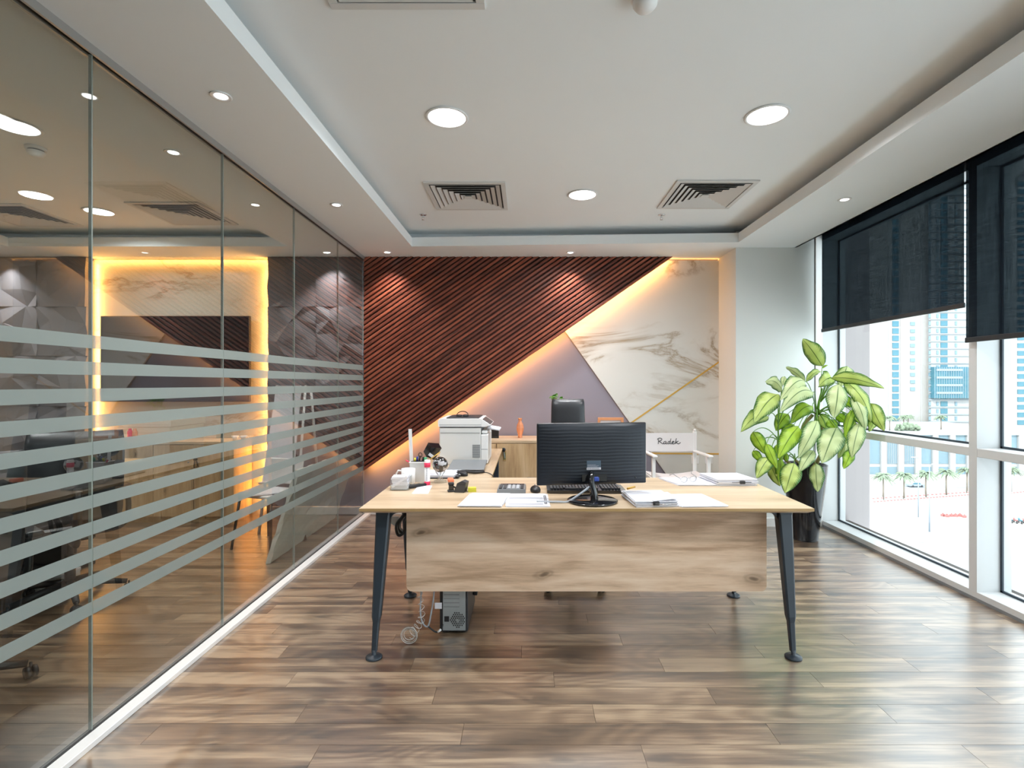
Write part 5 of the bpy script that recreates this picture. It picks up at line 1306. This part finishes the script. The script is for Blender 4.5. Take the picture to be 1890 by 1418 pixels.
for i, (bx_, by_, tx_, ty_, wd, y0, y1, mt, ap, curl, tw_) in enumerate(LV):
    base, tip = pp(bx_, by_, y0), pp(tx_, ty_, y1); wd_m = wd * 1.08 / 3.3765 / 960 * y0
    for q_ in (base, tip):
        lim = 2.97 - PXc
        if q_.x > lim: q_.x = lim
    leafmesh(base, tip, wd_m, mt, curl, tw_ * (1 if i % 2 else -1), seed=i)
    a = apex[ap]; mid_ = (a + base) / 2 + Vector((0, 0, .10 + .25 * (a - base).length * .5))
    if i == 44: continue
    local(MB().tube(bez(a, mid_, base, 12) + [base + (tip - base) * .05], .0048, 6, r2=.0026), 'leaf_stalk', 'stalk', pl)
# ---------------------------------------------------------------- meeting room contents
tv = empty('wall_screen', (-3.645, 5.43, 1.63)); tag(tv, 'large black wall mounted screen in the lit marble niche', 'television')
tx0, tx1, tz0, tz1 = X(185, 5.38) + 3.645, X(460, 5.38) + 3.645, Z(742, 5.38) - 1.63, Z(583, 5.38) - 1.63
local(MB().box(tx0, tx1, -.05, -.01, tz0, tz1, .004), 'housing', 'black', tv); local(MB().box(tx0 + .012, tx1 - .012, -.0515, -.050, tz0 + .018, tz1 - .012), 'screen', 'screen', tv)
local(MB().box(-.15, .15, -.01, .036, -.2, .2), 'wall_bracket', 'black', tv)
cabinet(-4.48, -2.885, 5.12, 5.46, .803, 4, 'low oak cabinet under the wall screen, seen through the glass', notch=False, mat='oakdoor')
t = MB(); kx = X(363, 5.12); t.lathe([(0, 0), (.018, 0), (.018, .012), (0, .012)], (kx, 5.095, Z(848, 5.12)), 16, 'Y').prism([(kx - .012, .62), (kx + .004, .62), (kx - .010, .55), (kx - .02, .556)], .002, 'Y', 5.10).prism([(kx + .004, .62), (kx + .014, .62), (kx + .026, .565), (kx + .016, .56)], .002, 'Y', 5.104)
tag(t.build('key_fob', 'black'), 'black keys hanging on the cabinet beyond the glass', 'keys')
for i, px in enumerate((240, 249)):
    o = MB().lathe([(0, 0), (.022, 0), (.024, .01), (.024, .085), (.014, .10), (.014, .115), (0, .115)], (X(px, 5.28), 5.28, .8035), 20).build('bottle', 'copper' if i else 'pinkred')
    tag(o, ('small pink labelled bottle nearest the bright strip on the far cabinet', 'small amber bottle beside the pink one on the far cabinet')[i], 'bottle', 'bottles on the far cabinet')
for i, px in enumerate((434, 450)):
    r = empty('cup', (X(px, 5.25), 5.25, .8035)); tag(r, ('white cup on the far cabinet, second from its right end', 'white cup at the right end of the far cabinet')[i], 'cup', 'white cups on the far cabinet')
    local(MB().lathe([(0, 0), (.020, 0), (.034, .045), (.031, .045), (.018, .006), (0, .006)], seg=24), 'bowl', 'white', r); local(MB().tube([(.030, 0, .036), (.046, 0, .034), (.044, 0, .018), (.026, 0, .014)], .003, 6), 'handle', 'white', r)
# conference table
ct = empty('meeting_table', (-3.75, 2.9, 0)); tag(ct, 'tan topped meeting table behind the glass on dark legs', 'table')
MB().box(-4.35, -3.12, 1.5, 4.35, .722, .75, .004).build('tabletop', 'tantop', ct)
for y in (1.9, 3.9):
    MB().box(-4.1, -3.4, y - .03, y + .03, .03, .72, .004).build('leg', 'black', ct); MB().box(-4.2, -3.3, y - .08, y + .08, 0, .03, .004).build('foot', 'black', ct)
MB().box(-3.8, -3.7, 1.93, 3.87, .50, .70).build('modesty_panel', 'black', ct)
office_chair('meeting_chair', (-2.90, 3.30, 0), -PI / 2 - .75, 'black high backed meeting chair behind the glass, left of the far cabinet', head=False)
office_chair('meeting_chair', (-2.56, 2.25, 0), -PI / 2 - .6, 'black meeting chair cut off by the left frame edge, rounded top lower than its neighbour', head=False, scale=.9)
bxo = empty('shoe_box', (-3.16, 3.50, 0), .4); tag(bxo, 'small pale box on the meeting room floor by the chair base', 'box')
local(MB().box(-.10, .10, -.07, .07, 0, .085, .002), 'body', 'offwhite', bxo); local(MB().box(-.103, .103, -.073, .073, .085, .105, .002), 'lid', 'paper', bxo)
# flip chart easel
fc = empty('flip_chart', (-2.18, 4.95, 0)); tag(fc, 'white flip chart board on an easel against the grey relief wall', 'flip chart')
def P2(px, py, Y): return at(px, py, Y) - Vector((-2.18, 4.95, 0))
t = MB()
qa = [P2(510, 712, 5.10), P2(556, 712, 5.10), P2(540, 888, 4.80), P2(484, 888, 4.80)]
n_ = (qa[1] - qa[0]).cross(qa[3] - qa[0]).normalized() * .016
if n_.y < 0: n_ = -n_
A_ = [t.bm.verts.new(p) for p in qa]; B_ = [t.bm.verts.new(p + n_) for p in qa]
t.bm.faces.new(A_); t.bm.faces.new(B_[::-1])
for k in range(4): t.bm.faces.new((A_[k], B_[k], B_[(k + 1) % 4], A_[(k + 1) % 4]))
bmesh.ops.recalc_face_normals(t.bm, faces=t.bm.faces[:]); local(t, 'board', 'paper', fc)
local(MB().rbox((qa[0] + qa[1]) / 2 + Vector((0, -.012, -.02)), ((qa[1] - qa[0]).length, .02, .035)), 'clamp_bar', 'alu', fc)
for px in (546,): local(MB().box(P2(px, 718, 5.08).x - .012, P2(px, 718, 5.08).x + .012, P2(px, 718, 5.08).y - .014, P2(px, 718, 5.08).y - .008, P2(px, 722, 5.08).z, P2(px, 716, 5.08).z), 'clip', 'darkline', fc)
fl = lambda px, py, Y: Vector((P2(px, py, Y).x, Y - 4.95, 0.0))
for a, b_ in ((P2(564, 712, 5.14), fl(545, 1000, 4.72)), (P2(574, 718, 5.20), fl(592, 1000, 5.30)), (P2(512, 712, 5.14), fl(478, 1000, 4.78))):
    local(MB().tube([a, b_], .013, 8), 'leg', 'alu', fc)
local(MB().rbox((P2(486, 888, 4.80) + P2(541, 888, 4.80)) / 2 + Vector((0, -.03, -.01)), (.30, .07, .015)), 'pen_tray', 'alu', fc)
# side chair in front of it, papers on the seat
sc_ = empty('side_chair', (-2.20, 4.44, 0), -.3); tag(sc_, 'small white seated chair with thin dark legs before the flip chart', 'chair')
local(MB().box(-.19, .19, -.18, .19, .43, .455, .01, 2), 'seat', 'white', sc_)
for sx in (-1, 1):
    for sy in (-1, 1): local(MB().tube([(sx * .16, sy * .15, .43), (sx * .20, sy * .20, 0.0)], .011, 8), 'leg', 'black', sc_)
local(MB().rbox((0, .19, .60), (.36, .018, .22), (-.15, 0, 0), .008), 'backrest', 'white', sc_)
for sx in (-1, 1): local(MB().tube([(sx * .15, .17, .44), (sx * .15, .20, .58)], .009, 8), 'back_support', 'black', sc_)
pd = stack(-2.22, 4.40, .21, .29, .012, .5, 'loose papers lying on the small white chair seat', 3, 21, .015, z=.456)
# wrapped slab leaning on the glass
ws = empty('wrapped_slab', (-1.86, 4.62, 0)); tag(ws, 'pale stone slab in crumpled plastic wrap leaning against the glass', 'slab')
y0_, y1_ = 3.97 - 4.62, 5.28 - 4.62
def slab(off, grow, name, mat, wob=0.0):
    t = MB(); rnd = random.Random(3); ny, nz_ = 22, 12; rows_ = []
    for sgn in (0, 1):
        g = []
        for j in range(nz_ + 1):
            v = j / nz_; row = []
            for i in range(ny + 1):
                u = i / ny; wv = rnd.uniform(-wob, wob)
                x = -.115 + .245 * v * .93 + (off if sgn else -off) * 1.0; y = y0_ - grow + (y1_ - y0_ + 2 * grow) * u; z = .004 + (.70 + grow - .03 * u) * v
                row.append(t.bm.verts.new((x + wv * (1 if sgn else -1) * .6, y + wv * .5, max(.003, z + wv * .4))))
            g.append(row)
        rows_.append(g)
    for s_ in (0, 1):
        for j in range(nz_):
            for i in range(ny): t.bm.faces.new((rows_[s_][j][i], rows_[s_][j][i + 1], rows_[s_][j + 1][i + 1], rows_[s_][j + 1][i]))
    A_, B_ = rows_
    for j in range(nz_):
        t.bm.faces.new((A_[j][0], B_[j][0], B_[j + 1][0], A_[j + 1][0])); t.bm.faces.new((A_[j][ny], A_[j + 1][ny], B_[j + 1][ny], B_[j][ny]))
    for i in range(ny):
        t.bm.faces.new((A_[0][i], A_[0][i + 1], B_[0][i + 1], B_[0][i])); t.bm.faces.new((A_[nz_][i], B_[nz_][i], B_[nz_][i + 1], A_[nz_][i + 1]))
    bmesh.ops.recalc_face_normals(t.bm, faces=t.bm.faces[:]); return local(t, name, mat, ws)
slab(.010, 0, 'stone_slab', 'slabcore'); slab(.018, .014, 'plastic_wrap', 'film', .013)
for yy in (-.32, -.10, .12): local(MB().tube([(-.118 + .0, yy, .03), (.125 - .02, yy, .66)], .004, 6, flat=3), 'packing_strap', 'film', ws)

# ---------------------------------------------------------------- the world outside
GZ = 1.376 - 30.0
gd = empty('ground_outside'); struct(gd, 'sunlit sandy plaza and street far below the window')
MB().box(-40, 520, 20, 620, GZ - 1, GZ).build('plaza', 'sand', gd)
def gp(px, py):
    Y = 30.0 * F / (py - CY); return X(px, Y), Y
for pts in ([gp(1600, 960), gp(1790, 1075), gp(1900, 1160), gp(1900, 1040), gp(1700, 960), gp(1600, 938)], [gp(1600, 905), gp(1900, 898), gp(1900, 888), gp(1600, 893)]):
    MB().prism(pts, .03, 'Z', GZ + .005).build('road', 'road', gd)
pr_ = MB().box(3.10, X(1605, 5.25), 5.25, 6.3, GZ, 6.0).build('pillar_outside', 'pier'); struct(pr_, 'pink beige outer pier just outside the window behind the plant')
def win_grid(par, xs, zs, w_, h_, Y, mat, name='window', d=.25):
    me = MB().box(-w_ / 2, w_ / 2, -d, .02, -h_ / 2, h_ / 2).mesh(name, mat)
    for x in xs:
        for z in zs: inst(name, me, par, (x, Y, z))
YT = 225.0; fx = lambda px: X(px, YT); fz = lambda py: Z(py, YT)
ztop = 118.0
# nearer cream tower with one stack of blue windows
t1 = empty('cream_tower', (0, 0, 0)); tag(t1, 'cream tower block with a single column of blue windows beyond the palms', 'building')
MB().box(fx(1637), fx(1713), YT, YT + 26, GZ, ztop).build('wall', 'facade', t1)
zs_ = [fz(772 - 13.4 * i) for i in range(34)]
win_grid(t1, [fx(1652.5)], zs_, 2.7, 2.3, YT, 'farglass')
win_grid(t1, [fx(1684)], zs_[4:14], 2.0, 1.5, YT, 'farglass2')
for px in (1640, 1662, 1700): MB().box(fx(px) - .12, fx(px) + .12, YT - .3, YT, GZ, ztop).build('facade_rib', 'facade2', t1)
# banded white tower with blue glass box
t2 = empty('white_tower', (0, 0, 0)); tag(t2, 'white banded residential tower with a projecting blue glass box', 'building')
MB().box(fx(1713), fx(1838), YT - 1.5, YT + 26, GZ, ztop).build('wall', 'facade2', t2)
YQ = YT - 1.5; gx = lambda px: X(px, YQ)
for i in range(34): MB().box(gx(1713), gx(1838), YQ - .5, YQ, fz(778 - 13.4 * i) - .22, fz(778 - 13.4 * i) + .22).build('balcony_band', 'facade3', t2)
win_grid(t2, [gx(1742), gx(1806), gx(1826)], zs_, 2.9, 2.1, YQ, 'farglass')
win_grid(t2, [gx(1715.5), gx(1730), gx(1764)], zs_, .9, 1.6, YQ, 'farglass2')
bx0, bx1, bz0, bz1 = gx(1717), gx(1790), fz(735), fz(678)
MB().box(bx0, bx1, YQ - 2.2, YQ, bz0, bz1).build('glass_box', 'farglass', t2)
for i in range(4):
    z = bz0 + (bz1 - bz0) * (i + .72) / 4.1; MB().box(bx0 + .8, bx1 - 5.2, YQ - 2.5, YQ - 2.2, z - .45, z + .45).build('spandrel', 'facade3', t2)
for i in range(18): x = bx0 + (bx1 - bx0) * i / 17; MB().box(x - .05, x + .05, YQ - 2.6, YQ - 2.5, bz0, bz1).build('glazing_bar', 'facade3', t2)
# tower at the right frame edge
YU = 228.0; ux = lambda px: X(px, YU)
t3 = empty('blue_window_tower', (0, 0, 0)); tag(t3, 'pale tower with wide blue window bands at the right frame edge', 'building')
MB().box(ux(1842), ux(1960), YU, YU + 24, GZ, ztop).build('wall', 'facade2', t3)
zq = [Z(780 - 14.2 * i, YU) for i in range(32)]
win_grid(t3, [ux(1884), ux(1902)], zq, 3.1, 2.0, YU, 'farglass'); win_grid(t3, [ux(1920), ux(1938)], zq, 2.2, 1.6, YU, 'farglass2')
# distant louvred block
t4 = empty('distant_block', (0, 0, 0)); tag(t4, 'hazy distant block striped with thin floors, left of the cream tower', 'building')
YV = 380.0; vx = lambda px: X(px, YV)
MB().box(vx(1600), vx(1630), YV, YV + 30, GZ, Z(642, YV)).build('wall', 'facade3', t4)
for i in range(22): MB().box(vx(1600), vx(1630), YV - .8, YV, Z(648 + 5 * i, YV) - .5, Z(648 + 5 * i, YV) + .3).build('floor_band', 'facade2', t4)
# podium with columns and glazing, planted roof
YP = 172.0; qx = lambda px: X(px, YP); qz = lambda py: Z(py, YP)
t5 = empty('podium_building', (0, 0, 0)); tag(t5, 'long low podium building with white columns and glazing behind the palms', 'building')
MB().box(qx(1560), qx(1960), YP, YP + 50, GZ, qz(799)).build('wall', 'facade2', t5)
for i in range(-1, 12):
    px = 1629 + 31.6 * i
    MB().box(qx(px) - .9, qx(px) + .9, YP - .8, YP, GZ, qz(799)).build('column', 'facade2', t5)
    MB().box(qx(px) + 1.0, qx(px + 31.6) - 1.0, YP - .15, YP, qz(856), qz(803)).build('glazing', 'farglass2', t5)
    MB().box(qx(px) + 1.0, qx(px + 31.6) - 1.0, YP - .15, YP, GZ, qz(862)).build('shopfront', 'farglass2', t5)
    for k in range(1, 7):
        x = qx(px) + .9 + k * .62; 
        if i in (0, 1): MB().box(x - .08, x + .08, YP - .3, YP - .15, qz(856), qz(803)).build('fin', 'facade3', t5)
MB().box(qx(1560), qx(1960), YP - .9, YP - .1, qz(803), qz(797)).build('parapet', 'facade2', t5)
# palms
def palm(name, loc, hgt, cr_, label, group, first={}):
    key = (round(hgt, 1), cr_)
    if key not in first:
        r = empty(name, loc); first[key] = r; rnd = random.Random(int(hgt * 10))
        local(MB().tube([(0, 0, 0), (.05, 0, hgt * .5), (0, 0, hgt)], .22, 8, r2=.16), 'trunk', 'trunk', r)
        t = MB()
        for k in range(34):
            a = k * 2.4; el = rnd.uniform(-.2, 1.35); Lf = cr_ * rnd.uniform(.8, 1.05); pts = []
            for q in range(6):
                s_ = q / 5; rr = Lf * s_ * math.cos(el) ** .6; z = hgt + Lf * s_ * math.sin(el) * .75 - Lf * .55 * s_ * s_; pts.append(Vector((rr * math.cos(a), rr * math.sin(a), z)))
            sd_ = Vector((-math.sin(a), math.cos(a), 0)); pv = None
            for q in range(5):
                w0, w1 = .30 * math.sin(PI * (q / 5 * .9 + .08)), .30 * math.sin(PI * ((q + 1) / 5 * .9 + .08)); p0, p1 = pts[q], pts[q + 1]; dn = Vector((0, 0, -.18))
                t.face([p0, p1, p1 + sd_ * w1 + dn, p0 + sd_ * w0 + dn]); t.face([p0, p0 - sd_ * w0 + dn, p1 - sd_ * w1 + dn, p1])
        local(t, 'crown', 'palm', r)
    else: r = copy_tree(first[key], None, loc); r.rotation_euler = (0, 0, loc[0] * 1.7)
    tag(r, label, 'palm tree', group)
rowp = [(1630, 922.7, 'leftmost street palm, nearest the pink beige pier'), (1668.7, 921.6, 'second street palm from the pink beige pier'), (1709, 918, 'third street palm from the pier, behind the lamp post'),
        (1746.5, 913.7, 'fourth street palm from the pier'), (1785, 910, 'fifth street palm, half hidden by the window mullion'), (1866, 908, 'street palm seen through the right hand pane')]
for px, py, lb in rowp:
    x, y = gp(px, py); palm('palm_tree', (x, y, GZ), 6.4, 2.9, lb, 'street palms by the barriers')
zr = qz(799)
for px, dy, lb in ((1642, 8, 'small roof palm at the left of the podium terrace'), (1668, 10, 'roof palm left of the middle of the podium terrace'), (1676, 14, 'roof palm crowding its left neighbour on the podium terrace'), (1737, 12, 'lone roof palm before the blue glass box tower')):
    palm('palm_tree', (X(px, YP + dy), YP + dy, zr), 4.6, 2.4, lb, 'palms on the podium roof')
rnd = random.Random(8)
for k, (px, dy, s_, lb) in enumerate(((1660, 7, 1.5, 'round shrub at the left end of the roof planting'), (1676, 8, 1.8, 'largest round shrub of the roof planting'), (1690, 7, 1.4, 'low round shrub at the right end of the roof planting'))):
    t = MB()
    for q in range(26):
        d = Vector((rnd.gauss(0, 1), rnd.gauss(0, 1), rnd.gauss(0, 1))).normalized(); t.sphere(d * s_ * .7, s_ * rnd.uniform(.25, .42), 7)
    o = t.build('shrub', 'palm'); o.location = (X(px, YP + dy), YP + dy, zr + s_ * .7); tag(o, lb, 'shrub', 'shrubs on the podium roof')
# street barriers: two rows of striped boards
bme = MB().box(-.28, .28, -.12, .12, 0, .16).box(-.20, .20, -.09, .09, .16, .9).mesh('body', 'facade2'); bst = MB().box(-.21, .21, -.1, .1, .52, .74).mesh('red_band', 'red')
ORD = ['first', 'second', 'third', 'fourth', 'fifth', 'sixth', 'seventh', 'eighth', 'ninth', 'tenth', 'eleventh', 'twelfth', 'thirteenth', 'fourteenth', 'fifteenth']
def place(i, n):
    return (ORD[i] + ' from the left') if i < n - i else (ORD[n - 1 - i] + ' from the right')
def barrier_row(n, a, b_, group, word):
    p, q = Vector((*gp(*a), GZ)), Vector((*gp(*b_), GZ))
    for i in range(n):
        s_ = i / (n - 1); r = empty('street_barrier', p + (q - p) * s_); inst('body', bme, r); inst('red_band', bst, r)
        tag(r, 'striped street barrier in the %s row below the palms, %s' % (word, place(i, n)), 'barrier', group)
barrier_row(30, (1614, 931), (1787, 918), 'near row of street barriers', 'nearer')
barrier_row(24, (1612, 925), (1787, 913), 'far row of street barriers', 'farther')
barrier_row(8, (1848, 917), (1890, 912), 'barriers in the right pane', 'right pane')
# lamp posts
def post_(px, py, top, label, arm):
    x, y = gp(px, py); hg = (py - top) / F * y
    r = empty('street_lamp', (x, y, GZ)); tag(r, label, 'street lamp', 'street lamps')
    local(MB().tube([(0, 0, 0), (0, 0, hg)], .14, 8, r2=.07), 'pole', 'facade3', r); local(MB().tube([(0, 0, hg - .1), (arm, 0, hg + .1)], .06, 6), 'arm', 'facade3', r); local(MB().box(arm - .5, arm + .5, -.2, .2, hg, hg + .2, .05), 'lamp_head', 'facade2', r)
post_(1715.5, 982, 858, 'tall pale street lamp post standing before the third palm', 1.0)
post_(1695, 955, 845, 'thin street lamp post left of the tall pale one', -1.0)
x, y = 40.0, 58.0
post_(1696, 1040, 1001, 'short street lamp whose top shows just above the sill', 1.2)
# cars
def car(px, py, rz, mt, label):
    x, y = gp(px, py); r = empty('car', (x, y, GZ), rz); tag(r, label, 'car')
    t = MB(); t.prism([(-2.2, .35), (2.2, .35), (2.25, .75), (1.3, .92), (.7, 1.38), (-1.0, 1.40), (-1.7, .95), (-2.2, .85)], 1.7, 'Y', -.85); local(t, 'body', mt, r)
    t = MB(); t.prism([(-1.45, .95), (1.05, .95), (.62, 1.32), (-.92, 1.33)], 1.74, 'Y', -.87); local(t, 'windows', 'farglass', r)
    for a in (-1.35, 1.35):
        for b_ in (-.87, .67): local(MB().cyl((a, b_, .33), .33, .2, 16, axis='Y'), 'wheel', 'charcoal', r)
car(1689, 899, .05, 'facade3', 'pale car parked on the street behind the palms')
# site clutter on the plaza
rnd = random.Random(31)
for k in range(6):
    x, y = gp(1740 + k * 8, 955 + rnd.uniform(-2, 2)); o = MB().box(-.4, .4, -.25, .25, 0, .5, .03).prism([(-.35, .5), (.35, .5), (0, .8)], .08, 'Y', -.04).build('road_block', 'red'); o.location = (x, y, GZ); o.rotation_euler = (0, 0, rnd.uniform(0, 3))
    tag(o, 'faded red road block in the plaza cluster, ' + place(k, 6), 'road block', 'red road blocks on the plaza')
for k in range(6):
    x, y = gp(1856 + k * 9, 964 + k * .8); r = empty('motorbike', (x, y, GZ), 1.2); tag(r, 'motorbike parked on the plaza at the right frame edge, ' + place(k, 6), 'motorbike', 'motorbikes parked on the plaza')
    local(MB().prism([(-.6, .5), (.5, .45), (.75, 1.0), (.6, 1.05), (.3, .8), (-.2, .85), (-.7, .75)], .3, 'Y', -.15), 'body', 'farglass' if k % 2 else 'red', r)
    for a in (-.65, .65): local(MB().lathe([(.18, -.05), (.32, -.05), (.32, .05), (.18, .05)], (a, 0, .32), 14, 'Y'), 'wheel', 'charcoal', r)
